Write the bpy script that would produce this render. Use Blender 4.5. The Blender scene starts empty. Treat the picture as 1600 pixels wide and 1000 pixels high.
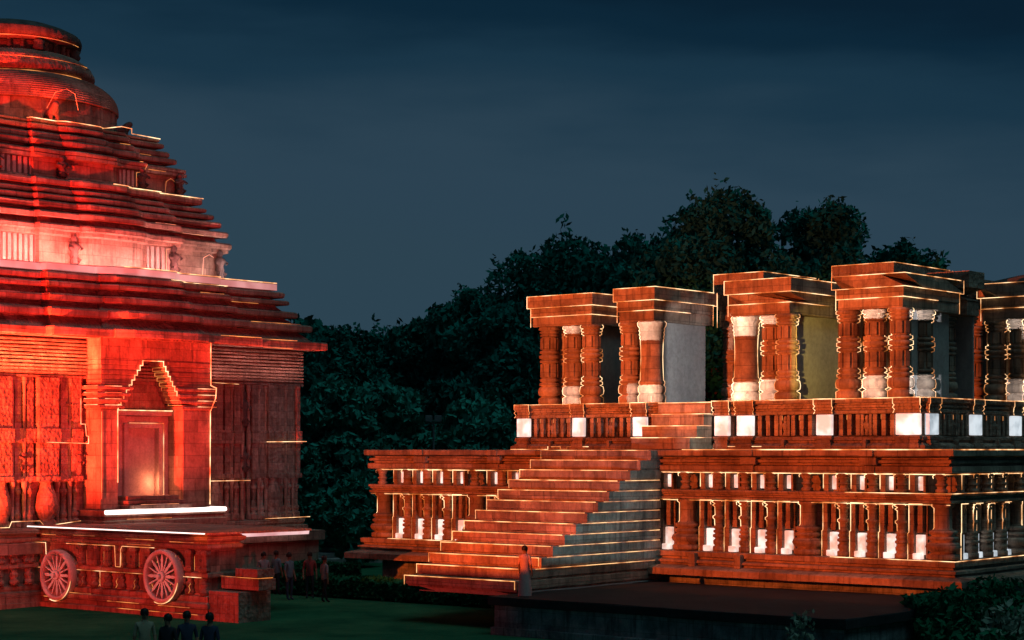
import bpy, math, random
import numpy as np
from mathutils import Vector, Matrix
R = math.radians
random.seed(7)
rng = np.random.default_rng(11)
scene = bpy.context.scene
col = scene.collection

def lin(r, g, b):
    f = lambda c: (c/255/12.92) if c/255 <= .04045 else ((c/255+.055)/1.055)**2.4
    return (f(r), f(g), f(b), 1)

# ------------------------------------------------------------------ camera
H0 = 5.6                                   # eye height above the lawn
cam = bpy.data.objects.new('camera', bpy.data.cameras.new('camera'))
col.objects.link(cam)
cam.location = (0, 0, H0); cam.rotation_euler = (R(90), 0, 0)
cam.data.sensor_width = 36; cam.data.lens = 66.15
cam.data.shift_y = 203/1600
cam.data.clip_start = .5; cam.data.clip_end = 3000
scene.camera = cam

# ------------------------------------------------------------------ dusk sky
scene.view_settings.view_transform = 'Standard'
scene.view_settings.look = 'None'
scene.view_settings.exposure = 0
scene.view_settings.gamma = 1
world = bpy.data.worlds.new('World'); scene.world = world; world.use_nodes = True
nt = world.node_tree; N = nt.nodes; L = nt.links; N.clear()
out = N.new('ShaderNodeOutputWorld'); bg = N.new('ShaderNodeBackground'); L.new(bg.outputs[0], out.inputs[0])
tc = N.new('ShaderNodeTexCoord'); sep = N.new('ShaderNodeSeparateXYZ'); L.new(tc.outputs['Generated'], sep.inputs[0])
mp = N.new('ShaderNodeMapping'); mp.inputs['Scale'].default_value = (3, 3, 14); L.new(tc.outputs['Generated'], mp.inputs[0])
no = N.new('ShaderNodeTexNoise'); no.inputs['Scale'].default_value = 1.3; no.inputs['Detail'].default_value = 5; no.inputs['Roughness'].default_value = .5
L.new(mp.outputs[0], no.inputs['Vector'])
def wmath(op, a, b, c=None):
    m = N.new('ShaderNodeMath'); m.operation = op
    for i, v in enumerate((a, b, c)):
        if v is None: continue
        if isinstance(v, (int, float)): m.inputs[i].default_value = v
        else: L.new(v, m.inputs[i])
    return m.outputs[0]
off = wmath('MULTIPLY', wmath('SUBTRACT', no.outputs['Fac'], .5), .1)
tilt = wmath('MULTIPLY', sep.outputs['X'], .1)
el = wmath('DIVIDE', wmath('ADD', wmath('ADD', sep.outputs['Z'], off), tilt), .4)
ramp = N.new('ShaderNodeValToRGB'); L.new(el, ramp.inputs[0]); cr = ramp.color_ramp; cr.interpolation = 'EASE'
cr.elements[0].position = 0; cr.elements[0].color = lin(50, 76, 88)
cr.elements[1].position = 1; cr.elements[1].color = lin(6, 26, 42)
for p, c in ((.16, (44, 67, 81)), (.36, (43, 66, 82)), (.48, (24, 52, 70)), (.56, (10, 38, 56)), (.62, (7, 31, 48))):
    e = cr.elements.new(p); e.color = lin(*c)
sky = N.new('ShaderNodeTexSky'); sky.sky_type = 'NISHITA'; sky.sun_disc = False
sky.sun_elevation = R(-3); sky.sun_rotation = R(115); sky.air_density = 1.5; sky.dust_density = 2
sm = N.new('ShaderNodeMixRGB'); sm.blend_type = 'ADD'; sm.inputs[0].default_value = .02
L.new(ramp.outputs[0], sm.inputs[1]); L.new(sky.outputs[0], sm.inputs[2])
L.new(sm.outputs[0], bg.inputs[0]); bg.inputs[1].default_value = 1.0

# last twilight: one soft, weak, cool key from the right-hand side of the sky
sd = bpy.data.lights.new('sun', 'SUN'); sun = bpy.data.objects.new('sun', sd); col.objects.link(sun)
sd.energy = .4; sd.angle = R(35); sd.color = (.42, .92, 1)
sun.rotation_euler = Vector((-.28, .3, -.9)).to_track_quat('-Z', 'Y').to_euler()

# ------------------------------------------------------------------ floodlights of the light show
def spot(name, loc, target, watts, colour, cone, blend=.4, radius=.15):
    d = bpy.data.lights.new(name, 'SPOT'); o = bpy.data.objects.new(name, d); col.objects.link(o)
    o.location = loc; d.energy = watts; d.color = colour; d.spot_size = R(cone); d.spot_blend = blend; d.shadow_soft_size = radius
    o.rotation_euler = (Vector(target)-Vector(loc)).to_track_quat('-Z', 'Y').to_euler()
    return o
def area(name, loc, aim, watts, colour, sx, sy):
    d = bpy.data.lights.new(name, 'AREA'); o = bpy.data.objects.new(name, d); col.objects.link(o)
    d.shape = 'RECTANGLE'; d.size = sx; d.size_y = sy; d.energy = watts; d.color = colour
    o.location = loc
    return o
RED = (1, .035, .018); ORANGE = (1, .105, .03)
def beam(name, loc, target, watts, colour, hx, hy, soft=.04, radius=.05):
    """projector whose shutters frame a rectangle: hx, hy are the half width and half height at unit distance"""
    o = spot(name, loc, target, watts, colour, 2.1*math.degrees(math.atan(math.hypot(hx, hy))), .02, radius); d = o.data
    d.use_nodes = True; N = d.node_tree.nodes; L = d.node_tree.links; em = [n for n in N if n.type == 'EMISSION'][0]
    tc = N.new('ShaderNodeTexCoord'); sp = N.new('ShaderNodeSeparateXYZ'); L.new(tc.outputs['Normal'], sp.inputs[0])
    def m(op, a, b=0):
        k = N.new('ShaderNodeMath'); k.operation = op
        for i, v in enumerate((a, b)):
            if isinstance(v, (int, float)): k.inputs[i].default_value = v
            else: L.new(v, k.inputs[i])
        return k.outputs[0]
    z = m('ABSOLUTE', sp.outputs['Z']); g = []
    for c, h in (('X', hx), ('Y', hy)):
        q = N.new('ShaderNodeMapRange'); q.interpolation_type = 'SMOOTHSTEP'
        q.inputs['From Min'].default_value = h; q.inputs['From Max'].default_value = h*(1-soft); q.inputs['To Min'].default_value = 0; q.inputs['To Max'].default_value = 1
        L.new(m('ABSOLUTE', m('DIVIDE', sp.outputs[c], z)), q.inputs['Value']); g.append(q.outputs[0])
    L.new(m('MULTIPLY', g[0], g[1]), em.inputs['Strength'])
    return o
def aim(loc, az, el, r=10):
    az, el = R(az), R(el); return (loc[0]+r*math.sin(az)*math.cos(el), loc[1]+r*math.cos(az)*math.cos(el), loc[2]+r*math.sin(el))
q = (-22, 34, 8.0); beam('flood_light', q, aim(q, 40.5, -2.6), 68000, (1, .115, .01), .335, .145, .05, .1)
beam('flood_light', q, aim(q, 44, 1.6), 64000, (1, .19, .045), .27, .075, .1, .1)
q = (-24.5, 53, 1.2); beam('flood_light', q, aim(q, 12, 42), 185000, (1, .035, .014), .68, .72, .2, .3)
q = (-3.5, 51, .5); beam('flood_light', q, aim(q, -35, 21), 27000, (1, .03, .022), .33, .27, .9, .1)
q = (10, 30, 5); beam('flood_light', q, aim(q, -31.5, 6), 30000, (1, .022, .03), .235, .24, .6, .1)
q = (-33, 36, 3); beam('flood_light', q, aim(q, 20, 16), 260000, (1, .014, .004), .2, .2, .7, 1.0)
q = (-23, 50, .8); beam('flood_light', q, aim(q, 38, 1), 9500, (1, .03, .012), .75, .105, .4, .1)
q = (-21, 55, 1.0); beam('flood_light', q, aim(q, 7, 26), 13000, (1, .2, .02), .4, .4, .9, .1)

# ------------------------------------------------------------------ mesh helpers
crng = random.Random(3)
def rough(ring, amp, step=.7):
    """split the long edges of an outline and nudge the points, so that stone edges read worn and chipped"""
    if not amp: return ring
    res = []
    for i, p in enumerate(ring):
        q = ring[(i+1) % len(ring)]; d = math.dist(p, q); n = max(1, min(40, int(d/step)))
        for k in range(n):
            f = k/n; a = amp if n > 2 else amp*.35
            j = [p[c]+(q[c]-p[c])*f+crng.uniform(-a, a) for c in range(3)]
            if crng.random() < .06 and n > 2: j[2] -= amp*1.6*(1 if crng.random() < .5 else -1)
            res.append(tuple(j))
    return res
class MB:
    def __init__(s): s.v = []; s.f = []; s.sm = []; s.mi = []
    def add(s, vs, fs, smooth=False, mi=0):
        b = len(s.v); s.v += [tuple(p) for p in vs]
        for f in fs: s.f.append([b+i for i in f]); s.sm.append(smooth); s.mi.append(mi)
    def box(s, x0, x1, y0, y1, z0, z1, c=.015, mi=0):
        c = min(c, abs(x1-x0)*.3, abs(y1-y0)*.3, abs(z1-z0)*.3)
        if x0 > x1: x0, x1 = x1, x0
        if y0 > y1: y0, y1 = y1, y0
        rings = []
        for o, z in ((c, z0), (0, z0+c), (0, z1-c), (c, z1)):
            rings.append(rough([(x0+o, y0+o, z), (x1-o, y0+o, z), (x1-o, y1-o, z), (x0+o, y1-o, z)], .011 if c > .004 else 0))
        s.loft(rings, mi=mi)
    def loft(s, rings, smooth=False, mi=0, cap=True):
        n = len(rings[0]); vs = [p for r in rings for p in r]; fs = []
        for k in range(len(rings)-1):
            for i in range(n):
                j = (i+1) % n
                fs.append((k*n+i, k*n+j, (k+1)*n+j, (k+1)*n+i))
        s.add(vs, fs, smooth, mi)
        if cap:
            s.add(rings[0], [tuple(range(n-1, -1, -1))], False, mi); s.add(rings[-1], [tuple(range(n))], False, mi)
    def lathe(s, cx, cy, prof, n=16, smooth=True, ribs=None, mi=0):
        rings = []
        for r, z in prof:
            ring = []
            for i in range(n):
                t = 2*math.pi*i/n; k = 1
                if ribs: k = 1+ribs[1]*abs(math.cos(ribs[0]*t/2))*ribs[2](z)
                ring.append((cx+r*k*math.cos(t), cy+r*k*math.sin(t), z))
            rings.append(ring)
        s.loft(rings, smooth, mi)
    def tube(s, pts, r, closed=False):
        r = r*.86 if r < .03 else r
        pts = [Vector(p) for p in pts]
        if closed: pts.append(pts[0])
        for a, b in zip(pts[:-1], pts[1:]):
            d = b-a
            if d.length < 1e-5: continue
            d.normalize(); u = d.orthogonal().normalized(); w = d.cross(u)
            a2 = a-d*r*.6; b2 = b+d*r*.6
            ring = lambda p: [p+(u*math.cos(t)+w*math.sin(t))*r for t in (0, 2.094, 4.189)]
            s.loft([ring(a2), ring(b2)])
    def build(s, name, mat, parent=None, loc=(0, 0, 0)):
        m = bpy.data.meshes.new(name)
        m.from_pydata(s.v, [], s.f)
        for ma in (mat if isinstance(mat, (list, tuple)) else [mat]): m.materials.append(ma)
        m.polygons.foreach_set('use_smooth', s.sm); m.polygons.foreach_set('material_index', s.mi); m.update()
        return link(name, m, parent, loc)
def link(name, me, parent=None, loc=(0, 0, 0), rz=0):
    o = bpy.data.objects.new(name, me); col.objects.link(o); o.location = loc
    if rz: o.rotation_euler.z = rz
    if parent: o.parent = parent
    return o
def copy(o, parent, loc, rz=None, kids=True):
    c = o.copy(); col.objects.link(c); c.parent = parent; c.location = loc
    if rz is not None: c.rotation_euler.z = rz
    if kids:
        for ch in o.children:
            d = ch.copy(); col.objects.link(d); d.parent = c
    return c
def tag(o, label=None, cat=None, group=None, kind=None):
    if label: o['label'] = label
    if cat: o['category'] = cat
    if group: o['group'] = group
    if kind: o['kind'] = kind
    return o
def empty(name, loc, rz=0):
    o = bpy.data.objects.new(name, None); col.objects.link(o); o.location = loc; o.rotation_euler.z = rz
    return o

# ------------------------------------------------------------------ materials
def stone(name, c1, c2, dark, joints=.45, scale=1.0, rough=.85, streak=.75, carve=False):
    m = bpy.data.materials.new(name); m.use_nodes = True
    t = m.node_tree; N = t.nodes; L = t.links; b = N['Principled BSDF']
    b.inputs['Roughness'].default_value = rough; b.inputs['Specular IOR Level'].default_value = .0 if 'foliage' in name else .25
    g = N.new('ShaderNodeNewGeometry')
    def noise(sc, vec, det=5, ro=.6):
        q = N.new('ShaderNodeMapping'); q.inputs['Scale'].default_value = vec; L.new(g.outputs['Position'], q.inputs[0])
        n = N.new('ShaderNodeTexNoise'); n.inputs['Scale'].default_value = sc; n.inputs['Detail'].default_value = det; n.inputs['Roughness'].default_value = ro
        L.new(q.outputs[0], n.inputs['Vector']); return n.outputs['Fac']
    def mth(op, a, bb):
        k = N.new('ShaderNodeMath'); k.operation = op
        for i, v in enumerate((a, bb)):
            if isinstance(v, (int, float)): k.inputs[i].default_value = v
            else: L.new(v, k.inputs[i])
        return k.outputs[0]
    big = noise(.9*scale, (1, 1, 1)); fine = noise(9*scale, (1, 1, 1), 6, .7); st = noise(2.2*scale, (2.2, 2.2, .22), 3)
    r1 = N.new('ShaderNodeValToRGB'); r1.color_ramp.elements[0].position = .38; r1.color_ramp.elements[1].position = .62
    r1.color_ramp.elements[0].color = (*c1, 1); r1.color_ramp.elements[1].color = (*c2, 1); L.new(big, r1.inputs[0])
    mx = N.new('ShaderNodeMixRGB'); mx.inputs[2].default_value = (*dark, 1); L.new(r1.outputs[0], mx.inputs[1])
    r2 = N.new('ShaderNodeValToRGB'); r2.color_ramp.elements[0].position = .5; r2.color_ramp.elements[1].position = .72; L.new(st, r2.inputs[0])
    L.new(mth('MULTIPLY', r2.outputs[0], streak), mx.inputs[0])
    mx2 = N.new('ShaderNodeMixRGB'); mx2.blend_type = 'MULTIPLY'; mx2.inputs[0].default_value = .45
    r3 = N.new('ShaderNodeValToRGB'); r3.color_ramp.elements[0].position = .3; r3.color_ramp.elements[1].position = .62
    r3.color_ramp.elements[0].color = (.35, .33, .32, 1); r3.color_ramp.elements[1].color = (1, 1, 1, 1); L.new(fine, r3.inputs[0])
    L.new(mx.outputs[0], mx2.inputs[1]); L.new(r3.outputs[0], mx2.inputs[2])
    h = mth('ADD', mth('MULTIPLY', fine, .6), mth('MULTIPLY', big, .8))
    colr = mx2.outputs[0]
    if joints:
        # coursed blocks in the building's own axes, each block its own tone, dark open joints
        sp = N.new('ShaderNodeSeparateXYZ'); L.new(g.outputs['Position'], sp.inputs[0])
        sn = N.new('ShaderNodeSeparateXYZ'); L.new(g.outputs['True Normal'], sn.inputs[0])
        lx = mth('ADD', mth('MULTIPLY', sp.outputs['X'], .766), mth('MULTIPLY', sp.outputs['Y'], -.643))
        ly = mth('ADD', mth('MULTIPLY', sp.outputs['X'], .643), mth('MULTIPLY', sp.outputs['Y'], .766))
        nx = mth('ABSOLUTE', mth('ADD', mth('MULTIPLY', sn.outputs['X'], .766), mth('MULTIPLY', sn.outputs['Y'], -.643)), 0)
        pick = mth('GREATER_THAN', nx, .6)
        u = mth('ADD', mth('MULTIPLY', ly, pick), mth('MULTIPLY', lx, mth('SUBTRACT', 1, pick)))
        wob = mth('ADD', sp.outputs['Z'], mth('MULTIPLY', big, .04))
        cz = mth('DIVIDE', wob, joints); row = mth('FLOOR', cz, 0)
        wr = N.new('ShaderNodeTexWhiteNoise'); wr.noise_dimensions = '1D'; L.new(row, wr.inputs['W'])
        cu = mth('ADD', mth('DIVIDE', u, joints*2.3), mth('MULTIPLY', wr.outputs['Value'], 3.7)); colm = mth('FLOOR', cu, 0)
        wb = N.new('ShaderNodeTexWhiteNoise'); wb.noise_dimensions = '1D'; L.new(mth('ADD', mth('MULTIPLY', row, 17.3), mth('MULTIPLY', colm, 3.1)), wb.inputs['W'])
        tone = mth('ADD', .7, mth('MULTIPLY', wb.outputs['Value'], .45))
        cm = N.new('ShaderNodeMixRGB'); cm.blend_type = 'MULTIPLY'; cm.inputs[0].default_value = 1; L.new(colr, cm.inputs[1])
        cc = N.new('ShaderNodeCombineXYZ'); [L.new(tone, cc.inputs[i]) for i in range(3)]; L.new(cc.outputs[0], cm.inputs[2])
        jn = mth('MAXIMUM', mth('LESS_THAN', mth('FRACT', cz, 0), .045), mth('LESS_THAN', mth('FRACT', cu, 0), .022))
        mx3 = N.new('ShaderNodeMixRGB'); mx3.blend_type = 'MULTIPLY'; mx3.inputs[2].default_value = (.3, .27, .25, 1)
        L.new(mth('MULTIPLY', jn, .55), mx3.inputs[0]); L.new(cm.outputs[0], mx3.inputs[1]); colr = mx3.outputs[0]
        h = mth('SUBTRACT', h, mth('MULTIPLY', jn, .5))
    # black weathering crusts with their own ragged outline
    crust = noise(.55*scale, (1, 1, .7), 9, .72)
    rc = N.new('ShaderNodeValToRGB'); rc.color_ramp.elements[0].position = .56; rc.color_ramp.elements[1].position = .7; L.new(crust, rc.inputs[0])
    mx4 = N.new('ShaderNodeMixRGB'); mx4.inputs[2].default_value = (dark[0]*.5, dark[1]*.5, dark[2]*.55, 1)
    L.new(mth('MULTIPLY', rc.outputs[0], .65), mx4.inputs[0]); L.new(colr, mx4.inputs[1]); L.new(mx4.outputs[0], b.inputs['Base Color'])
    if carve:
        vo = N.new('ShaderNodeTexVoronoi'); vo.inputs['Scale'].default_value = 7; L.new(g.outputs['Position'], vo.inputs['Vector'])
        h = mth('ADD', h, mth('MULTIPLY', vo.outputs['Distance'], 1.6))
    bp = N.new('ShaderNodeBump'); bp.inputs['Strength'].default_value = .55; bp.inputs['Distance'].default_value = .06
    L.new(h, bp.inputs['Height']); L.new(bp.outputs[0], b.inputs['Normal'])
    return m
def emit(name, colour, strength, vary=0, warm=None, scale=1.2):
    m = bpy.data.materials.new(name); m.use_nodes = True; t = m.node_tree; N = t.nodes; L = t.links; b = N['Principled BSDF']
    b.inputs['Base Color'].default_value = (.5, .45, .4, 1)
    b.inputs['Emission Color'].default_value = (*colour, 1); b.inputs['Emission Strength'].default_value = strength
    if vary:                                                # uneven projected light: some stretches weak and amber, some full
        g = N.new('ShaderNodeNewGeometry'); n = N.new('ShaderNodeTexNoise'); n.inputs['Scale'].default_value = scale; n.inputs['Detail'].default_value = 3
        L.new(g.outputs['Position'], n.inputs['Vector'])
        q = N.new('ShaderNodeMapRange'); q.inputs['From Min'].default_value = .36; q.inputs['From Max'].default_value = .62
        q.inputs['To Min'].default_value = strength*(1-vary); q.inputs['To Max'].default_value = strength; L.new(n.outputs['Fac'], q.inputs['Value'])
        L.new(q.outputs[0], b.inputs['Emission Strength'])
        if warm:
            k = N.new('ShaderNodeMixRGB'); k.inputs[1].default_value = (*warm, 1); k.inputs[2].default_value = (*colour, 1)
            q2 = N.new('ShaderNodeMapRange'); q2.inputs['From Min'].default_value = .4; q2.inputs['From Max'].default_value = .6; L.new(n.outputs['Fac'], q2.inputs['Value'])
            L.new(q2.outputs[0], k.inputs[0]); L.new(k.outputs[0], b.inputs['Emission Color'])
    return m
def plain(name, c1, c2, sc=6, rough=.8):
    m = bpy.data.materials.new(name); m.use_nodes = True; t = m.node_tree; N = t.nodes; L = t.links; b = N['Principled BSDF']
    g = N.new('ShaderNodeNewGeometry'); n = N.new('ShaderNodeTexNoise'); n.inputs['Scale'].default_value = sc; n.inputs['Detail'].default_value = 4
    L.new(g.outputs['Position'], n.inputs['Vector'])
    r = N.new('ShaderNodeValToRGB'); r.color_ramp.elements[0].position = .35; r.color_ramp.elements[1].position = .65
    r.color_ramp.elements[0].color = (*c1, 1); r.color_ramp.elements[1].color = (*c2, 1)
    L.new(n.outputs['Fac'], r.inputs[0]); L.new(r.outputs[0], b.inputs['Base Color'])
    b.inputs['Roughness'].default_value = rough; b.inputs['Specular IOR Level'].default_value = .0 if 'foliage' in name else .2
    return m
M = {}
M['sand'] = stone('sandstone', (.27, .19, .14), (.5, .37, .28), (.12, .09, .075))
M['carved'] = stone('carved_sandstone', (.29, .2, .15), (.42, .31, .24), (.1, .075, .065), joints=.3, scale=1.7, carve=True)
M['pale'] = stone('pale_stone', (.46, .4, .35), (.6, .53, .46), (.3, .26, .23), joints=0, scale=1.5, streak=.35)
M['wheel'] = stone('wheel_stone', (.62, .55, .5), (.78, .7, .64), (.4, .35, .32), joints=0, scale=2, streak=.3)
M['statue'] = stone('dark_statue_stone', (.09, .075, .07), (.16, .13, .115), (.05, .045, .04), joints=0, scale=3)
M['found'] = stone('foundation_rubble', (.14, .17, .18), (.34, .38, .38), (.05, .06, .065), joints=.38, scale=1.8)
M['slab'] = stone('unlit_dark_slab', (.014, .018, .02), (.026, .03, .032), (.015, .016, .018), joints=0, scale=.8)  # near-black colour keeps the terrace top looking unlit
M['grey'] = stone('grey_plaster_stone', (.36, .34, .33), (.44, .42, .4), (.26, .25, .24), joints=0, scale=.6, streak=.25)
M['line'] = emit('projected_line_glow', (1, .66, .34), 2.3, .9, (1, .3, .05))  # projected outlines of the show, built as emissive tubes along the edges
M['amber'] = emit('projected_amber_white_line_glow', (1, .55, .22), 1.9, .85, (1, .28, .04))
M['fat'] = emit('projected_white_band_glow', (1, .8, .72), 2.2)  # bright projected light along ledges, built as emissive bars
M['pink'] = emit('projected_pink_band_glow', (1, .44, .42), .68, .5, (1, .35, .33), .7)  # emissive ribbon stands in for pink light falling on the slab face
M['pinkbar'] = emit('projected_pale_pink_band_glow', (1, .62, .62), .95, .35, (1, .45, .45), .8)
M['dim'] = emit('projected_amber_line_glow', (1, .36, .08), 1.2, .9, (1, .22, .03))
M['patch'] = emit('lit_panel_glow', (1, .84, .77), 1.1, .45, (1, .58, .46), 2.2)  # projected white light on the stone, put in as emissive blocks
M['white'] = emit('projected_white_patch_glow', (1, .92, .88), 1.25, .45, (1, .72, .64), 2.0)
M['cool'] = emit('projected_cool_patch_glow', (.85, .93, 1), .8, .5, (.8, .9, 1), 2.0)
M['leaf'] = plain('foliage', (.005, .13, .105), (.009, .22, .175), .6, .6)
M['leafb'] = plain('highlight_foliage', (.025, .22, .17), (.05, .36, .27), 1.1, .6)  # lighter leaf colour stands in for teal highlights on the bushes
M['leaf2'] = plain('hedge_foliage', (.01, .1, .05), (.018, .17, .085), 1.5, .6)
M['leafp'] = plain('pale_foliage', (.16, .22, .16), (.26, .32, .24), 3, .6)
M['bark'] = plain('bark', (.05, .04, .03), (.1, .08, .06), 5)
M['metal'] = plain('grey_metal', (.12, .13, .14), (.18, .19, .2), 8, .5)
M['sign'] = plain('notice_board_paint', (.3, .38, .45), (.36, .44, .5), 8, .5)
M['hair'] = plain('black_hair', (.012, .01, .01), (.025, .02, .018), 20, .5)
M['skin'] = plain('skin', (.2, .11, .07), (.26, .15, .1), 10, .6)

# ------------------------------------------------------------------ ground
g = bpy.data.meshes.new('lawn')
gx = [-900]+list(np.linspace(-60, 60, 41))+[900]; gy = [-60]+list(np.linspace(20, 140, 41))+[2400]
gv = [(x, y, .04*math.sin(x*.31+y*.17)+.03*math.sin(y*.4) if (-60 < x < 60 and 20 < y < 140) else 0) for y in gy for x in gx]
W = len(gx)
g.from_pydata(gv, [], [(j*W+i, j*W+i+1, (j+1)*W+i+1, (j+1)*W+i) for j in range(len(gy)-1) for i in range(W-1)])
mg = bpy.data.materials.new('lawn_grass'); mg.use_nodes = True
t = mg.node_tree; Nn = t.nodes; Ll = t.links; b = Nn['Principled BSDF']; b.inputs['Roughness'].default_value = 1; b.inputs['Specular IOR Level'].default_value = 0
gg = Nn.new('ShaderNodeNewGeometry'); n1 = Nn.new('ShaderNodeTexNoise'); n1.inputs['Scale'].default_value = .25; n1.inputs['Detail'].default_value = 8; n1.inputs['Roughness'].default_value = .7
Ll.new(gg.outputs['Position'], n1.inputs['Vector'])
rr = Nn.new('ShaderNodeValToRGB'); rr.color_ramp.elements[0].position = .35; rr.color_ramp.elements[1].position = .7
rr.color_ramp.elements[0].color = (.012, .085, .045, 1); rr.color_ramp.elements[1].color = (.05, .2, .095, 1)
Ll.new(n1.outputs['Fac'], rr.inputs[0]); Ll.new(rr.outputs[0], b.inputs['Base Color'])
n2 = Nn.new('ShaderNodeTexNoise'); n2.inputs['Scale'].default_value = 14; n2.inputs['Detail'].default_value = 4; Ll.new(gg.outputs['Position'], n2.inputs['Vector'])
bp = Nn.new('ShaderNodeBump'); bp.inputs['Distance'].default_value = .08; bp.inputs['Strength'].default_value = .8; Ll.new(n2.outputs['Fac'], bp.inputs['Height']); Ll.new(bp.outputs[0], b.inputs['Normal'])
g.materials.append(mg)
tag(link('lawn', g), 'dark green lawn around the monuments', 'lawn', kind='structure')

def loc2w(root, x, y, z):
    a = root.rotation_euler.z; c, s = math.cos(a), math.sin(a)
    return (root.location.x+x*c-y*s, root.location.y+x*s+y*c, z)

# plan outlines -------------------------------------------------------------
def rect(x0, x1, y0, y1):
    return lambda o: [(x0-o, y0-o), (x1+o, y0-o), (x1+o, y1+o), (x0-o, y1+o)]
def ratha(h):
    m, c, d1, d2 = .55*h, .26*h, .055*h, .10*h
    def side(o):
        hh = h+o; mm = m+o*.5; cc = c+o*.5
        pts = [(hh, -hh), (hh, -mm), (hh+d1, -mm), (hh+d1, -cc)]
        for k in range(9):
            a = -1+k/4; pts.append((hh+d1+(d2-d1)+.05*h*math.sqrt(max(0, 1-a**4))-.03*h, cc*a))
        return pts+[(hh+d1, cc), (hh+d1, mm), (hh, mm)]
    def plan(o):
        res = []
        for q in range(4):
            ca, sa = math.cos(q*math.pi/2), math.sin(q*math.pi/2)
            res += [(x*ca-y*sa, x*sa+y*ca) for x, y in side(o)]
        return res
    plan.side = lambda o: side(o)+[(h+o, h+o)]
    return plan
def mould(mb, plan, prof, z=H0):
    rings = []; base = plan(0); cnt = [max(1, min(40, int(math.dist(p, base[(i+1) % len(base)])/.7))) for i, p in enumerate(base)]
    for o, zz in prof:
        ring = plan(o); r = []
        for i, p in enumerate(ring):
            q = ring[(i+1) % len(ring)]
            for k in range(cnt[i]):
                f = k/cnt[i]; a = .013 if cnt[i] > 2 else .005
                r.append((p[0]+(q[0]-p[0])*f+crng.uniform(-a, a), p[1]+(q[1]-p[1])*f+crng.uniform(-a, a), zz+z+crng.uniform(-a, a)*.7))
        rings.append(r)
    mb.loft(rings)

# =================================================================== PILLARED PAVILION (right)
PAV = empty('temple_pavilion', (13.37, 57.4, 0), R(-40))
tag(PAV, 'open sandstone dance pavilion with clustered pillars, long stairs and rows of small columns, lit orange', 'pavilion')
LEN, DEP = 24.6, 26.0
plan = rect(-LEN, 0, 0, DEP)
mb = MB(); mould(mb, rect(-LEN, 0, .48, DEP), [(-.48, -4.15), (-.48, -.06)]); mb.build('wall', M['sand'], PAV)
mb = MB(); mould(mb, plan, [(-.5, -.745), (.02, -.74), (.1, -.7), (.1, -.52), (-.08, -.49), (-.08, -.43), (.05, -.41), (.05, -.32), (-.1, -.29), (-.1, -.25), (.14, -.21), (.2, -.18), (.2, -.03), (.17, 0), (-.3, .002)])
for a in (2.75, 7.2, 18.2, 21.9):                     # stone brackets on the cornice
    mb.box(-a-.22, -a+.22, -.26, -.05, H0-.2, H0-.004); mb.box(-a-.3, -a+.3, -.17, -.02, H0-.48, H0-.24); mb.box(-a-.22, -a+.22, -.15, -.02, H0-.73, H0-.5)
mb.build('cornice', M['sand'], PAV)
mb = MB(); mould(mb, plan, [(-.5, -1.67), (.0, -1.66), (.05, -1.63), (.05, -1.57), (-.03, -1.55), (-.03, -1.5), (.03, -1.48), (.03, -1.43), (.08, -1.41), (.08, -1.35), (.05, -1.33), (-.5, -1.328)])
mb.build('string_course', M['sand'], PAV)
mb = MB(); mould(mb, plan, [(.6, -4.2), (.75, -4.19), (.75, -3.98), (.7, -3.95), (.3, -3.86), (.28, -3.8), (.38, -3.78), (.38, -3.7), (.2, -3.66), (.2, -3.6), (.3, -3.57), (.3, -3.42), (.27, -3.4), (-.5, -3.395)])
for a in (7.4, 9.2): mb.box(-a-.12, -a+.12, -.5, -.1, H0-3.9, H0-3.45)
mb.build('base_moulding', M['sand'], PAV)
mb = MB(); mb.box(-LEN+.4, -.2, .2, DEP-.3, -.3, H0-4.21); mb.box(-14.4, -10.9, -4.6, .1, -.3, H0-4.45)
mb.box(-10.6, 1.5, -9.0, -.05, -.3, H0-4.66); mb.box(-10.68, 1.6, -9.08, -8.3, -.3, .22)
fo = mb.build('foundation', M['found'], PAV)
mb = MB(); mb.box(-10.75, 1.65, -9.15, -.6, H0-4.72, H0-4.46); mb.build('unlit_terrace_slab', M['slab'], fo)

# --- rows of small columns
def sil(prof, r0=.012, sgn=1, ang=None):
    dx, dy = .766*sgn, .643*sgn
    return [(dx*(r+r0), dy*(r+r0), z) for r, z in prof]
pu = [(.15, 0), (.19, .02), (.19, .1), (.13, .13), (.15, .2), (.19, .23), (.19, .27), (.13, .3), (.15, .4), (.18, .42), (.18, .45), (.13, .47), (.21, .5), (.21, .575)]
pl = [(.19, 0), (.22, .03), (.22, .16), (.15, .2), (.2, .26), (.21, .36), (.13, .44), (.22, .49), (.22, .56), (.13, .6), (.2, .64), (.2, .7), (.13, .74), (.19, .78), (.19, .83), (.14, .87), (.15, 1.08), (.2, 1.12), (.2, 1.18), (.13, 1.22), (.14, 1.5), (.21, 1.55), (.13, 1.6), (.22, 1.65), (.22, 1.7)]
pv = [(.42, 0), (.5, .03), (.5, .18), (.36, .23), (.5, .32), (.55, .42), (.5, .53), (.34, .58), (.47, .64), (.47, .71), (.33, .76), (.44, .82), (.44, .9), (.3, .95), (.27, 1.0), (.27, 1.6), (.34, 1.66), (.34, 1.72)]
def lathed(prof, n=14): k = MB(); k.lathe(0, 0, prof, n); return k
def curl(w, z, r, dz=.13):                              # little hooked arch over a column
    return [(-w, -r, z-dz), (-w-.02, -r, z-dz*.5), (-w+.03, -r, z-.02), (w-.03, -r, z), (w, -r, z-.03)]
protoU = lathed(pu).build('colonnette', M['sand'], PAV)
k = MB(); k.tube(curl(.2, .58, .16), .013); k.build('projected_light_line', M['line'], protoU)
protoL = lathed(pl).build('bulbous_colonnette', M['sand'], PAV)
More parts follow.
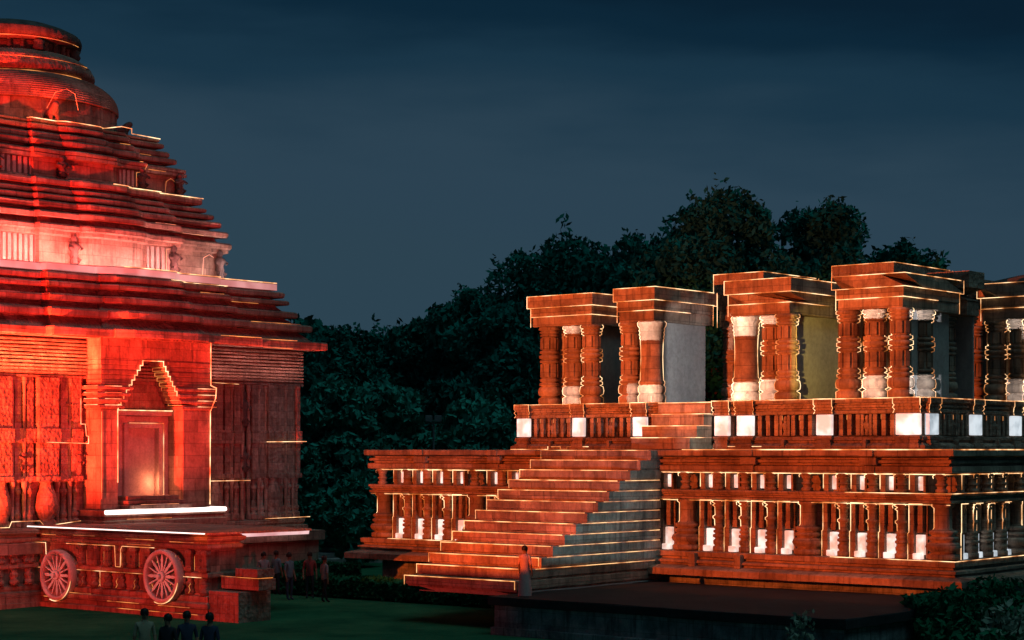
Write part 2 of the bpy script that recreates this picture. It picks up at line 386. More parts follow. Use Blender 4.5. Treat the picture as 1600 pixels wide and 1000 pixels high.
k = MB(); k.tube(curl(.22, 1.71, .18), .014); k.tube([p for p in sil(pl, sgn=-1) if p[2] > .85], .015); k.build('projected_light_line', M['line'], protoL)
protoV = lathed(pv, 18).build('vase_pier', M['sand'], PAV)
k = MB(); k.tube([p for p in sil(pv, sgn=-1) if p[2] > .9], .014); k.build('projected_light_line', M['line'], protoV)
# jamb slabs with projected light put in as a glowing panel recessed between them
k = MB(); k.box(-.24, -.06, -.02, .3, 0, .58); k.box(.16, .24, .1, .3, 0, .58); protoJ = k.build('jamb', M['sand'], PAV)
k = MB(); k.box(-.05, .15, .2, .27, .06, .5); k.build('lit_panel', M['patch'], protoJ)
k = MB(); k.tube([(-.245, -.03, .1), (-.245, -.03, .585), (.2, -.03, .585)], .014); k.build('projected_light_line', M['line'], protoJ)
k = MB(); k.box(-.28, -.1, -.02, .3, .0, 1.7); k.box(.02, .18, .02, .3, .82, 1.7); k.box(-.07, .16, .12, .3, .82, 1.02); k.box(.2, .26, .2, .3, 0, 1.7)
protoK = k.build('jamb', M['carved'], PAV)
k = MB(); k.box(-.08, .18, .1, .27, .14, .76); k.box(-.12, .14, -.05, .2, 0, .19); k.build('lit_panel', M['patch'], protoK)
k = MB(); k.tube([(-.3, -.03, .0), (-.3, -.03, .8), (-.26, -.03, .84), (-.26, -.03, 1.72), (.2, -.03, 1.72)], .014); k.build('projected_light_line', M['line'], protoK)
protoP = k = MB(); k.box(-.05, .15, .2, .27, .06, .5); cool_u = k
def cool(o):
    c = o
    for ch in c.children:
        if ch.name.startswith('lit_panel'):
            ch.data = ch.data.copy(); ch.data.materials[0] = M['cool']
A0, MOD = .35, 4.75
first = {}
def put(proto, x, y, z, rz=0, cold=False):
    if proto.name not in first:
        first[proto.name] = 1; proto.location = (x, y, z); proto.rotation_euler.z = rz; o = proto
    else: o = copy(proto, PAV, (x, y, z), rz)
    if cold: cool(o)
    return o
zu, zl = H0-1.325, H0-3.392
for side in (0, 1):
    lim = LEN-.2 if side == 0 else 10.5
    pos = []
    for kx in range(6):
        base = A0+MOD*kx
        pos += [(base, 'v'), (base+.84, 'g'), (base+1.35, 'c'), (base+1.86, 'g'), (base+2.37, 'c'), (base+2.89, 'g'), (base+3.4, 'c'), (base+3.9, 'g')]
    for s, kind in pos:
        if s > lim: continue
        if side == 0 and 11.2 < s < 13.9: continue         # behind the long staircase
        if side == 1 and s < .5: continue
        x, y, rz = (-s, .12, 0) if side == 0 else (-.12, s, R(90))
        cold = side == 1 or s < .2
        if kind in 'vc':
            put(protoU, x, y, zu, rz)
            put(protoV if kind == 'v' else protoL, x, y+(.1 if kind == 'v' and side == 0 else 0), zl, rz)
        else:
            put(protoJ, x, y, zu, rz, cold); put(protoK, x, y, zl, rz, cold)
# slim light lines on the plinth
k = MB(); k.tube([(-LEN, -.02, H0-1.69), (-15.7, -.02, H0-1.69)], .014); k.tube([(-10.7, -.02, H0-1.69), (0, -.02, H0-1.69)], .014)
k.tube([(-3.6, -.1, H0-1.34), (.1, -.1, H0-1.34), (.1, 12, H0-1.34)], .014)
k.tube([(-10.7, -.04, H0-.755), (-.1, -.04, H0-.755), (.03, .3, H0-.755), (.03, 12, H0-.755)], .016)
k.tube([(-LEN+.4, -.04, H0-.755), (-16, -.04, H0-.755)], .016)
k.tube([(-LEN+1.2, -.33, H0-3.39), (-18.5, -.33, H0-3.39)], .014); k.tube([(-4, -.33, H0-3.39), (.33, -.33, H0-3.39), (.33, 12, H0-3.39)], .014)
k.build('projected_light_line', M['line'], PAV)

# --- raised floor with pedestals and balustrade panels
UX0, UX1, UY0 = -18.8, -2.0, 2.0
up = rect(UX0, UX1, UY0, 24)
mb = MB(); mould(mb, up, [(-.35, .0), (-.35, 1.64)]); mb.build('upper_wall', M['sand'], PAV)
mb = MB(); mould(mb, up, [(.2, .01), (.22, .03), (.22, .14), (.12, .2), (.02, .24), (.02, .3), (.1, .33), (.1, .42), (.0, .46), (-.35, .47)])
mb.build('upper_base_moulding', M['carved'], PAV)
mb = MB(); mould(mb, up, [(-.35, 1.17), (.05, 1.18), (.08, 1.22), (.08, 1.3), (-.03, 1.33), (-.03, 1.37), (.05, 1.4), (.05, 1.46), (.0, 1.49), (.0, 1.53), (.12, 1.56), (.12, 1.66), (-.2, 1.665)])
mb.build('upper_cornice', M['carved'], PAV)
def pedestal(x, y, rz, w, cold):
    k = MB(); k.box(-w, w, -.24, .3, .05, .22); k.box(-w+.04, w-.04, -.2, .3, .22, .34); k.box(-w-.02, w+.02, -.22, .3, .34, .46)
    k.box(-w-.03, w+.03, -.2, .3, 1.19, 1.3); k.box(-w+.02, w-.02, -.16, .3, 1.3, 1.4); k.box(-w, w, -.19, .3, 1.4, 1.5); k.box(-w-.04, w+.04, -.24, .3, 1.5, 1.675)
    k.box(-w+.06, w-.06, -.02, .3, .46, 1.19)
    p = k.build('pedestal', M['carved'], PAV, (x, y, H0)); p.rotation_euler.z = rz
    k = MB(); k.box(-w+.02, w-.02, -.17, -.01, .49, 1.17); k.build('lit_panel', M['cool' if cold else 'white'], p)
    k = MB()
    for s in (-1, 1):
        xx = s*(w+.05); k.tube([(xx, -.25, 1.69), (xx, -.25, 1.5), (xx-.03*s, -.2, 1.45), (xx+.02*s, -.22, 1.38), (xx-.04*s, -.18, 1.3), (xx, -.22, 1.2)], .013)
    k.tube([(-w-.05, -.25, 1.69), (w+.05, -.25, 1.69)], .013)
    k.build('projected_light_line', M['line'], p)
for a, w in ((2.42, .44), (5.5, .3), (8.6, .33), (9.55, .3), (13.05, .3), (15.83, .27), (18.45, .3)): pedestal(-a, UY0-.02, 0, w, a < 2)
for y in (2.45, 5.55, 8.6, 11.7): pedestal(UX1+.02, y, R(90), .34, True)
def balustrade(x, y, rz, w):
    k = MB(); n = max(3, int(w/.3))
    for i in range(n):
        c = -w/2+w*(i+.5)/n
        if abs(c) < .3: continue
        k.box(c-.075, c+.075, -.09, .3, .47, 1.17)
    k.box(-.2, -.1, -.1, .3, .47, 1.17); k.box(.1, .2, -.1, .3, .47, 1.17)
    p = k.build('balustrade_panel', M['carved'], PAV, (x, y, H0)); p.rotation_euler.z = rz
    k = MB(); k.lathe(0, -.02, [(.05, .47), (.1, .5), (.07, .62), (.11, .75), (.13, .85), (.06, .93), (.08, 1.0), (.07, 1.1), (.02, 1.15)], 8); k.box(-.15, .15, -.08, .05, .78, .84)
    k.box(-.06, .06, -.24, -.1, .05, .33)
    k.build('carved_figure', M['carved'], p)
    k = MB()
    for i in range(n):
        c = -w/2+w*(i+.5)/n
        if i % 2: k.tube([(c-.085, -.1, 1.0), (c-.085, -.1, 1.15)], .009)
    k.build('projected_light_line', M['dim'], p)
for a, w in ((3.95, 2.2), (7.05, 2.3), (14.4, 2.0), (17.1, 1.9)): balustrade(-a, UY0-.02, 0, w)
for y in (4.0, 7.05, 10.1): balustrade(UX1+.02, y, R(90), 2.2)
k = MB()
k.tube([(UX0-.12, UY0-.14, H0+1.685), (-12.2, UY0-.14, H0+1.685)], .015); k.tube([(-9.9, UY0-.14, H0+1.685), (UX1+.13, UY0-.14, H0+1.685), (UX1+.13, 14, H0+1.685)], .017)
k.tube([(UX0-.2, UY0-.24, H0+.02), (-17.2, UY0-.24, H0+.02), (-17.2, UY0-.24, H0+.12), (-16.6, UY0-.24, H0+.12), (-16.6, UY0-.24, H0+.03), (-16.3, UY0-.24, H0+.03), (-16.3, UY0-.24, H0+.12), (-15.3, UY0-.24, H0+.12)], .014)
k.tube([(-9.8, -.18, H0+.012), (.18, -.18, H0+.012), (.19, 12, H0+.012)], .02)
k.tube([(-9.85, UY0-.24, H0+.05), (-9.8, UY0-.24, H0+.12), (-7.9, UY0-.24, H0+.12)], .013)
k.build('projected_light_line', M['line'], PAV)

# --- long staircase, thirteen steps
SA, SB, RISE, RUN = -15.56, -10.8, .34, .59
mb = MB(); mb.box(SA+.25, SB-.02, -7.3, -.3, H0-4.6, H0-4.43); stair = mb.build('staircase', M['grey'], PAV)
for i in range(13):
    k = MB(); zt = H0-RISE*i-.012; y0 = -RUN*(i+1)
    k.box(SA-.02*(i % 3), SB-.006*(i % 2), y0, .0, zt-RISE+.06, zt, .02)
    k.box(SA+.05, SB-.05, y0+.05, .0, zt-RISE+.002, zt-RISE+.06, .005)
    st = k.build('step', M['sand'], stair)
    k = MB(); e = .012
    k.tube([(SA-.05, y0-e, zt-RISE+.05), (SA-.05, y0-e, zt), (SB-.1, y0-e, zt)], .017 if i > 1 else .014)
    if 2 < i < 12: k.tube([(SB+e, y0+.3, zt+.004), (SB+e, -.1, zt+.004)], .013)
    if i in (10, 11, 12): k.tube([(SB-.1, y0-e, zt), (SB-.1, y0-e, zt-.26)], .013)
    k.build('projected_light_line', M['amber'], st)
mb = MB()                                              # short flight to the raised floor
for i in range(4):
    zt = H0+1.655-.41*i; mb.box(-12.1-.28*(i == 3)-.12*(i == 2), -9.9, UY0-.42*(i+1)+.1, UY0-.26, zt-.405, zt, .02)
us = mb.build('upper_staircase', M['sand'], PAV)
k = MB()
for i in range(4):
    zt = H0+1.655-.41*i; y0 = UY0-.42*(i+1)+.085
    k.tube([(-12.1-.28*(i == 3)-.12*(i == 2), y0, zt), (-9.9, y0, zt)], .015)
    k.tube([(-9.885, y0, zt), (-9.885, UY0-.3, zt)], .014)
k.tube([(-9.6, 1.5, H0+.75), (-9.6, 1.5, H0+1.05), (-9.4, 1.5, H0+1.05), (-9.4, 1.5, H0+.75)], .01)
k.build('projected_light_line', M['line'], us)

# --- pillar clusters
zb = H0+1.66
pc = [(.36, 0), (.42, .04), (.43, .28), (.3, .36), (.42, .43), (.44, .56), (.41, .7), (.29, .75), (.39, .79), (.39, .87), (.28, .91), (.37, .96), (.37, 1.03), (.3, 1.07), (.3, 1.6), (.28, 1.63), (.38, 1.66), (.38, 1.74), (.27, 1.78), (.4, 1.82), (.4, 1.93), (.27, 1.97), (.38, 2.01), (.38, 2.09), (.28, 2.12), (.3, 2.15), (.3, 2.58), (.28, 2.62), (.36, 2.65), (.36, 2.71), (.28, 2.74), (.38, 2.77), (.38, 2.83), (.3, 2.86), (.42, 2.9), (.42, 2.97), (.38, 3.01)]
pr = [(.44, 0), (.48, .05), (.5, .28), (.43, .38), (.48, .46), (.49, .62), (.42, .7), (.46, .74), (.46, .82), (.41, .88), (.41, 1.0), (.395, 1.3), (.385, 1.7), (.4, 2.2), (.41, 2.3), (.4, 2.34), (.44, 2.4), (.41, 2.46), (.45, 2.53), (.42, 2.6), (.46, 2.68), (.43, 2.74), (.5, 2.84), (.52, 2.95), (.46, 3.01)]
psl = [(.15, 0), (.18, .05), (.18, .3), (.14, .4), (.14, .9), (.18, .95), (.18, 1.1), (.13, 1.2), (.13, 1.8), (.18, 1.9), (.18, 2.1), (.13, 2.2), (.13, 2.7), (.18, 2.8), (.18, 3.01)]
def fluted(prof):
    k = MB(); k.lathe(0, 0, prof, 18)
    for j in range(8):                                  # raised panels on the shafts
        t = 2*math.pi*(j+.5)/8
        for z0, z1 in ((1.1, 1.6), (2.16, 2.58)):
            ca, sa = math.cos(t), math.sin(t); w = .085; r0, r1 = .28, .345
            ring = lambda z, s: [(ca*r0-sa*w*s, sa*r0+ca*w*s, z), (ca*r1-sa*w*s, sa*r1+ca*w*s, z), (ca*r1+sa*w*s, sa*r1-ca*w*s, z), (ca*r0+sa*w*s, sa*r0-ca*w*s, z)]
            k.loft([ring(z0, 1), ring(z1, 1)])
    return k
cme = {}
def column(kind, pier, x, y, z, lines=''):
    if kind not in cme:
        if kind == 'r': cme[kind] = lathed(pr, 24)
        elif kind == 's': cme[kind] = lathed(psl, 10)
        else: cme[kind] = fluted(pc)
        cme[kind] = cme[kind].build('pillar' if kind != 's' else 'slender_pillar', M['sand'], pier, (x, y, z)); o = cme[kind]
    else: o = copy(cme[kind], pier, (x, y, z), kids=False)
    k = MB(); prof = {'r': pr, 's': psl, 'f': pc}[kind]
    for ch in lines:
        s = 1 if ch in 'Rr' else -1
        pts = [p for p in sil(prof, sgn=s) if ch in 'RL' or p[2] > 1.5]
        k.tube([(x+a, y+b, z+c) for a, b, c in pts], .015)
    if k.v: k.build('projected_light_line', M['line'], pier)
    return o
def pier(a0, a1, y0, dep, ztop, cols, wall, lines=(1, 1, 1), mat='sand', zc=None):
    """a0..a1 along the front, cap from y0 back by dep"""
    z0 = H0+4.67; z1 = H0+ztop; h = z1-z0
    k = MB(); k.box(-a1+.16, -a0-.14, y0+.14, y0+dep-.14, z0, z0+h*.32); k.box(-a1+.1, -a0-.1, y0+.1, y0+dep-.1, z0+h*.325, z0+h*.61)
    k.box(-a1, -a0, y0, y0+dep, z0+h*.615, z1)
    p = k.build('pier', M[mat], PAV)
    if wall:
        k = MB(); k.box(-a1+.35, -a0-wall, y0+1.0, y0+dep-.3, zb-.01, z0-.002); k.build('pier_wall', M['grey'], p)
    k = MB(); e = .012
    for on, z, ins in zip(lines, (z1, z0+h*.612, z0+h*.32), (0, .0, .1)):
        if not on: continue
        pts = [(-a1+ins-e, y0+ins-e, z), (-a0-ins+e, y0+ins-e, z), (-a0-ins+e, y0+dep*(.95 if on == 1 else .6), z)]
        k.tube(pts, .015)
    if lines[0]: k.tube([(-a1-e, y0-e, z1), (-a1-e, y0-e, z0+h*.615), (-a1+.09, y0+.09, z0+h*.61), (-a1+.09, y0+.09, z0)], .014)
    if lines[0]: k.tube([(-a0+e, y0+dep, z1), (-a0+e, y0+dep, z0+h*.6), (-a0-.1, y0+dep-.1, z0+h*.6), (-a0-.1, y0+dep-.1, z0)], .014)
    if k.v: k.build('projected_light_line', M['line'], p)
    for kind, x, y, ln in cols: column(kind, p, -x, y, zb, ln)
    return p
pier(15.85, 18.95, 2.7, 3.4, 5.82, [('f', 18.35, 3.3, ''), ('s', 17.85, 3.75, ''), ('s', 17.55, 3.75, ''), ('f', 17.2, 3.35, 'LR'), ('s', 16.8, 3.75, ''), ('s', 16.55, 3.75, ''), ('f', 16.25, 3.2, 'LR'), ('f', 18.3, 5.2, '')], .45)
pier(13.0, 14.85, 2.7, 4.0, 5.9, [('f', 14.45, 3.2, 'L'), ('s', 14.05, 3.6, ''), ('r', 13.42, 3.1, 'LR')], .32, (1, 1, 2))
pier(7.3, 10.0, 2.7, 4.4, 5.9, [('r', 9.4, 3.15, 'LR'), ('f', 8.55, 3.5, 'L'), ('f', 7.72, 3.15, 'LR')], .4, (1, 1, 2))
pier(3.0, 5.7, 2.7, 4.2, 5.8, [('f', 5.35, 3.2, 'LR'), ('s', 4.95, 3.7, ''), ('s', 4.7, 3.7, ''), ('f', 4.4, 3.3, 'LR'), ('s', 4.0, 3.7, ''), ('s', 3.75, 3.7, ''), ('f', 3.35, 3.1, 'LR'), ('f', 3.4, 4.7, 'LR')], .4, (1, 1, 2))
pier(1.75, 4.25, 10.5, 3.5, 6.0, [('f', 3.75, 11.0, 'LR'), ('f', 2.9, 11.0, 'L'), ('r', 2.2, 11.0, 'L')], .5, (1, 1, 1))
pier(11.4, 13.6, 7.4, 4.0, 6.68, [('f', 13.1, 7.9, ''), ('f', 12.0, 7.8, '')], .35, (1, 0, 0), 'carved')
pier(6.0, 8.5, 7.5, 4.5, 6.7, [('f', 8.0, 8.0, ''), ('f', 6.6, 8.0, '')], .35, (1, 0, 0), 'carved')
pier(3.0, 4.6, 7.3, 1.2, 6.2, [('f', 4.1, 7.7, '')], .3, (0, 0, 0), 'carved')
pier(5.2, 8.2, 13.0, 3.0, 6.4, [('f', 5.8, 13.3, ''), ('f', 6.8, 13.3, '')], .3, (0, 0, 0), 'carved')
k = MB(); k.lathe(-4.2, 17, [(2.2, zb), (2.2, H0+5.0), (2.9, H0+5.2), (2.9, H0+5.9), (2.6, H0+6.5), (1.5, H0+6.75), (.2, H0+6.85)], 28)
k.build('round_roof', M['statue'], PAV)

# white projector beams picking out capitals and column feet
for x, y, z, w, hw, hh in ((-17.2, 3.35, 2.87, 1, .44, .16), (-17.2, 3.35, .38, 1, .46, .38), (-13.42, 3.1, 2.66, 1.3, .56, .38), (-13.42, 3.1, .36, 1.3, .56, .36), (-14.2, 3.3, .4, .8, .2, .4),
                         (-9.4, 3.15, 2.66, 1.8, .56, .38), (-9.4, 3.15, .36, 1.8, .56, .36), (-8.55, 3.5, 2.87, 1.1, .4, .17), (-8.55, 3.5, .4, 1.1, .4, .42), (-4.4, 3.3, 2.87, 1.3, .46, .17), (-4.4, 3.3, .42, 1.3, .46, .42),
                         (-3.4, 4.7, 2.87, .9, .42, .17), (-3.4, 4.7, .42, .9, .42, .42), (-2.9, 11, 2.87, .5, .4, .18), (-2.9, 11, .45, .6, .4, .42), (-2.2, 11, 2.6, .5, .5, .3), (-2.2, 11, .4, .6, .5, .4)):
    t = loc2w(PAV, x, y, zb+z)
    s = loc2w(PAV, x+(2.2 if y > 4 else .5), y-5.0, zb+z+(.2 if z < 1 else -.2))
    beam('projector_beam', s, t, 2300*w, (1, .86, .72) if x < -3.5 else (.95, .96, 1), hw/5, hh/5, .1, .01)
# soft grey and olive projector frames on the end walls of the piers and on the side of the long stairs
for tx, ty, tz, dx, dy, w, c, hx, hy in ((-13.3, 5.05, H0+3.3, 5, -8, 2300, (.97, .96, 1), .085, .27), (-7.7, 5.1, H0+3.3, 2.4, -8, 3600, (1, .68, .16), .06, .26), (-10.8, -3.6, H0-1.75, 11, -5.5, 1900, (.36, .78, 1), .24, .17), (-9.9, 1.0, H0+.75, 8, -5, 1500, (.8, 1, .92), .09, .09)):
    beam('projector_beam', loc2w(PAV, tx+dx, ty+dy, tz-.3), loc2w(PAV, tx, ty, tz), w, c, hx, hy, .2, .1)

# =================================================================== TOWERED TEMPLE (left)
TMP = empty('towered_temple', (-20.43, 77.0, 0), R(-40))
tag(TMP, 'towering stone temple hall with stepped pyramid roof, ribbed round crown and carved wheels, lit red', 'temple')

# base, flank wall with the wheels
mb = MB(); mould(mb, rect(-9.5, 8.7, -9.5, 8.7), [(.35, -5.7), (.35, -5.2), (.1, -5.1), (.1, -3.75), (.3, -3.7), (.3, -3.32), (-.3, -3.3)])
mb.build('platform', M['sand'], TMP)
FX0, FX1, FY0, FY1 = 8.6, 17.85, -5.0, -3.6
fl = rect(FX0, FX1, FY0, FY1)
mb = MB()
FPROF = [(.22, -5.75), (.22, -5.42), (.12, -5.38), (.12, -5.25), (.2, -5.2), (.2, -5.05), (.05, -5.0), (.08, -4.93), (.08, -4.82), (-.1, -4.78), (-.1, -4.22), (.04, -4.2), (.06, -4.16), (.06, -4.07), (.02, -4.04), (-.1, -4.02), (-.1, -3.3), (.03, -3.28), (.08, -3.22), (.08, -3.14), (.0, -3.1), (.0, -3.04), (.1, -3.0), (.14, -2.95), (.14, -2.86), (.05, -2.83), (.05, -2.8), (-.05, -2.79)]
mould(mb, fl, FPROF)
mould(mb, rect(4, 8.95, -9.4, FY0-.12), [(o-.1, q) for o, q in FPROF])
fw = mb.build('flank_wall', M['sand'], TMP)
k = MB()
for i, x in enumerate(np.arange(9.0, 17.8, .72)):
    if abs(x-10.05) < .9 or abs(x-15.9) < .9: continue
    w = .13 if i % 2 else .2
    k.box(x-w, x+w, FY0-.06, FY0+.14, H0-4.03, H0-3.29); k.box(x-w-.05, x+w+.05, FY0-.09, FY0+.1, H0-3.98, H0-3.88); k.box(x-w-.05, x+w+.05, FY0-.09, FY0+.1, H0-3.46, H0-3.34)
    k.lathe(x, FY0+.06, [(.16, H0-4.78), (.2, H0-4.72), (.2, H0-4.62), (.12, H0-4.55), (.17, H0-4.46), (.17, H0-4.38), (.1, H0-4.32), (.14, H0-4.23)], 10)
for i, y in enumerate(np.arange(-9.3, -5.3, .62)):
    w = .12 if i % 2 else .19
    k.box(8.75, 8.93, y-w, y+w, H0-4.03, H0-3.29); k.box(8.75, 8.97, y-w-.05, y+w+.05, H0-3.98, H0-3.88); k.box(8.75, 8.97, y-w-.05, y+w+.05, H0-3.46, H0-3.34)
    k.lathe(8.86, y, [(.16, H0-4.78), (.2, H0-4.72), (.2, H0-4.62), (.12, H0-4.55), (.17, H0-4.46), (.17, H0-4.38), (.1, H0-4.32), (.14, H0-4.23)], 10)
k.build('pilasters', M['carved'], fw)['kind'] = 'stuff'
for i, x in enumerate((12.1, 13.6, 14.4, 17.2)):
    k = MB(); k.lathe(x+.36, FY0+.04, [(.1, H0-4.0), (.12, H0-3.9), (.09, H0-3.75), (.13, H0-3.62), (.07, H0-3.55), (.09, H0-3.47), (.02, H0-3.36)], 9); k.build('carved_figure', M['statue'], fw)
mb = MB(); mould(mb, rect(FX0-.2, FX1+.1, FY0-.12, FY1+3), [(-.1, -2.79), (.1, -2.785), (.1, -2.72), (.05, -2.7), (-.1, -2.698)]); mb.build('terrace_slab', M['carved'], TMP)
mb = MB(); mb.box(FX1+.16, FX1+1.6, FY0-.1, FY1-.1, H0-5.7, H0-4.6); mb.box(FX1+.2, FX1+2.0, FY0+.4, FY0+1.15, H0-4.55, H0-4.17); mb.box(FX1+1.0, FX1+2.05, FY0+.3, FY0+1.05, H0-4.14, H0-3.85)
nw = mb.build('stair_block', M['carved'], TMP)
k = MB(); k.tube([(FX1+.2, FY0+.38, H0-4.14), (FX1+2.0, FY0+.38, H0-4.15), (FX1+2.02, FY0+1, H0-4.15)], .014); k.build('projected_light_line', M['dim'], nw)
# chariot wheels
def wheel(x, z, r):
    rings = []; k = MB(); n = 40
    for q, (rr, y) in enumerate(((r*.98, .05), (r, -.02), (r, -.2), (r*.96, -.25), (r*.87, -.25), (r*.84, -.2), (r*.84, .05))):
        rings.append([(rr*math.cos(2*math.pi*i/n), y, rr*math.sin(2*math.pi*i/n)) for i in range(n)])
    k.loft(rings, True, cap=False)
    w = k.build('wheel', M['wheel'], TMP, (x, FY0-.12, H0+z))
    k = MB()
    def disc(r0, y0, y1, cx=0, cz=0, n=20):
        rg = [[(cx+q*math.cos(2*math.pi*i/n), y, cz+q*math.sin(2*math.pi*i/n)) for i in range(n)] for q, y in ((r0, y0), (r0, y1+.03), (r0*.85, y1), )]
        k.loft(rg)
    disc(r*.2, .05, -.26); disc(r*.1, -.2, -.36)
    k.build('hub', M['wheel'], w)
    for i in range(16):
        k = MB(); t = 2*math.pi*i/16; ca, sa = math.cos(t), math.sin(t)
        rg = []
        for d, wd in ((.18, .05), (.38, .05 if i % 2 else .11), (.5, .04 if i % 2 else .08), (.62, .05 if i % 2 else .11), (.82, .035)):
            a, b2 = d*r, wd*r*.6
            rg.append([(ca*a-sa*b2, -.05, sa*a+ca*b2), (ca*a-sa*b2, -.16, sa*a+ca*b2), (ca*a+sa*b2, -.16, sa*a-ca*b2), (ca*a+sa*b2, -.05, sa*a-ca*b2)])
        k.loft(rg); k.build('spoke', M['wheel'], w)
    k = MB(); k.tube([(math.cos(t)*r*1.01, -.24, math.sin(t)*r*1.01) for t in np.linspace(-1.9, -.2, 14)], .014); k.build('projected_light_line', M['line'], w)
wheel(10.1, -4.42, .9); wheel(15.85, -4.22, .9)
for wx, wz in ((10.1, -4.42), (15.85, -4.22)):
    beam('wheel_spot', (loc2w(TMP, wx-1.5, FY0-12, 0)[0], loc2w(TMP, wx-1.5, FY0-12, 0)[1], .5), loc2w(TMP, wx, FY0-.2, H0+wz), 1500, (1, .46, .42), .078, .078, .5, .02)
k = MB(); e = FY0-.16; z = H0
k.tube([(FX0, e, z-3.3), (9.3, e, z-3.3), (9.35, e, z-4.0)], .012)
k.tube([(10.5, e, z-3.29), (13.2, e, z-3.29), (13.25, e, z-4.0), (13.5, e, z-4.0), (13.52, e, z-3.4), (13.6, e, z-3.29), (15.3, e, z-3.29)], .014)
k.tube([(11.1, e, z-4.19), (15.0, e, z-4.19)], .012); k.tube([(16.8, e, z-4.19), (17.7, e, z-4.19)], .012); k.tube([(FX0, e, z-4.19), (9.0, e, z-4.19)], .012)
k.tube([(12.4, e, z-4.22), (12.4, e, z-4.7)], .01)
k.build('projected_light_line', M['line'], fw)
k = MB()
for x0, x1, zz in ((11, 12.2, -2.98), (13.9, 15.4, -3.02), (14.0, 15.2, -3.2), (9.2, 10, -3.0), (16.2, 17.4, -3.05), (12.9, 14.6, -5.19), (10.8, 12, -5.0), (15.6, 17.2, -5.2), (9.3, 10.4, -5.2), (13.4, 17.6, -5.41)):
    k.tube([(x0, e-.08, z+zz), (x1, e-.08, z+zz)], .011)
for x in np.arange(11.4, 17.6, .95):
    k.tube([(x, e-.03, z-4.72), (x+.08, e-.03, z-4.62), (x+.02, e-.03, z-4.5), (x+.1, e-.03, z-4.4)], .009); k.tube([(x+.3, e-.03, z-3.95), (x+.3, e-.03, z-3.5)], .008)
k.build('projected_light_line', M['dim'], fw)
k = MB(); k.tube([(FX0-.3, FY0-.24, z-2.74), (FX1+.1, FY0-.24, z-2.74)], .026); k.build('projected_light_band', M['fat'], TMP)
mb = MB(); mb.tube([(9.28, 2.2, z-3.34), (9.28, 7.7, z-3.34)], .1); mb.build('projected_light_band', M['pinkbar'], TMP)

# body wall
HB = 8.1
def body(o):
    return [(HB+o, -HB-o), (HB+o, HB+o), (-HB-o, HB+o), (-HB-o, -HB-o)]
mb = MB(); mould(mb, body, [(0, -3.32), (0, 4.3)])
wall = mb.build('wall', M['carved'], TMP)
k = MB()
for i in range(11):
    zz = 2.62+i*.132
    mould(k, body, [(.02, zz), (.24, zz+.01), (.27, zz+.03), (.27, zz+.08), (.24, zz+.1), (.02, zz+.11)])
k.build('banded_frieze', M['carved'], wall)
k = MB(); mould(k, body, [(.1, -3.33), (.4, -3.32), (.4, -3.1), (.25, -3.05), (.3, -2.97), (.3, -2.86), (.12, -2.8), (.0, -2.79)]); k.build('base_moulding', M['carved'], wall)
def pilaster(y, w, d, thick=True):
    k = MB(); k.box(HB-.05, HB+d, y-w, y+w, z-1.1, z+2.63)
    k.box(HB-.05, HB+d+.08, y-w-.04, y+w+.04, z+.25, z+.78)
    k.box(HB-.05, HB+d+.06, y-w-.05, y+w+.05, z-1.15, z-.95)
    p = k.build('pilaster', M['carved'], wall)
    k = MB()
    if thick: pr2 = [(.2, -2.82), (.3, -2.78), (.3, -2.6), (.22, -2.5), (.3, -2.3), (.34, -2.05), (.3, -1.7), (.2, -1.35), (.16, -1.2), (.24, -1.14)]
    else: pr2 = [(.13, -2.82), (.17, -2.78), (.17, -2.55), (.1, -2.5), (.15, -2.42), (.15, -2.3), (.09, -2.25), (.1, -1.6), (.15, -1.55), (.15, -1.45), (.1, -1.4), (.1, -1.2), (.16, -1.14)]
    k.lathe(HB+d*.5, y, [(r*(w/.34 if thick else 1), z+h) for r, h in pr2], 14); k.build('colonnette', M['carved'], p) if False else k.build('colonnette', M['carved'], wall)
for y, w, d, th in ((-7.7, .3, .3, True), (-6.9, .14, .18, False), (-6.3, .34, .34, True), (-5.6, .14, .18, False), (-5.1, .14, .2, False), (-4.4, .42, .38, True), (-3.6, .16, .2, False), (-3.1, .2, .26, False),
                  (3.1, .2, .22, False), (3.6, .34, .3, True), (4.3, .14, .18, False), (4.75, .16, .24, False), (5.7, .16, .26, False), (6.15, .13, .18, False), (6.7, .36, .34, True), (7.25, .12, .18, False), (7.62, .16, .26, False), (8.0, .1, .34, False)):
    pilaster(y, w, d, th)
for y in (-7.3, -6.62, -5.85, -5.34, -3.9, -3.35, 3.95, 4.5, 5.05, 5.4, 5.95, 6.35, 7.05, 7.45, 7.85):
    k = MB(); k.lathe(HB+.16, y, [(.1, z-2.8), (.12, z-2.7), (.07, z-2.55), (.08, z-1.4), (.12, z-1.3), (.12, z-1.15), (.07, z-1.1), (.07, z-.1), (.11, z+.2), (.11, z+.7), (.07, z+.8), (.07, z+2.3), (.12, z+2.45), (.12, z+2.62)], 9)
    k.build('slender_colonnette', M['sand'], wall)
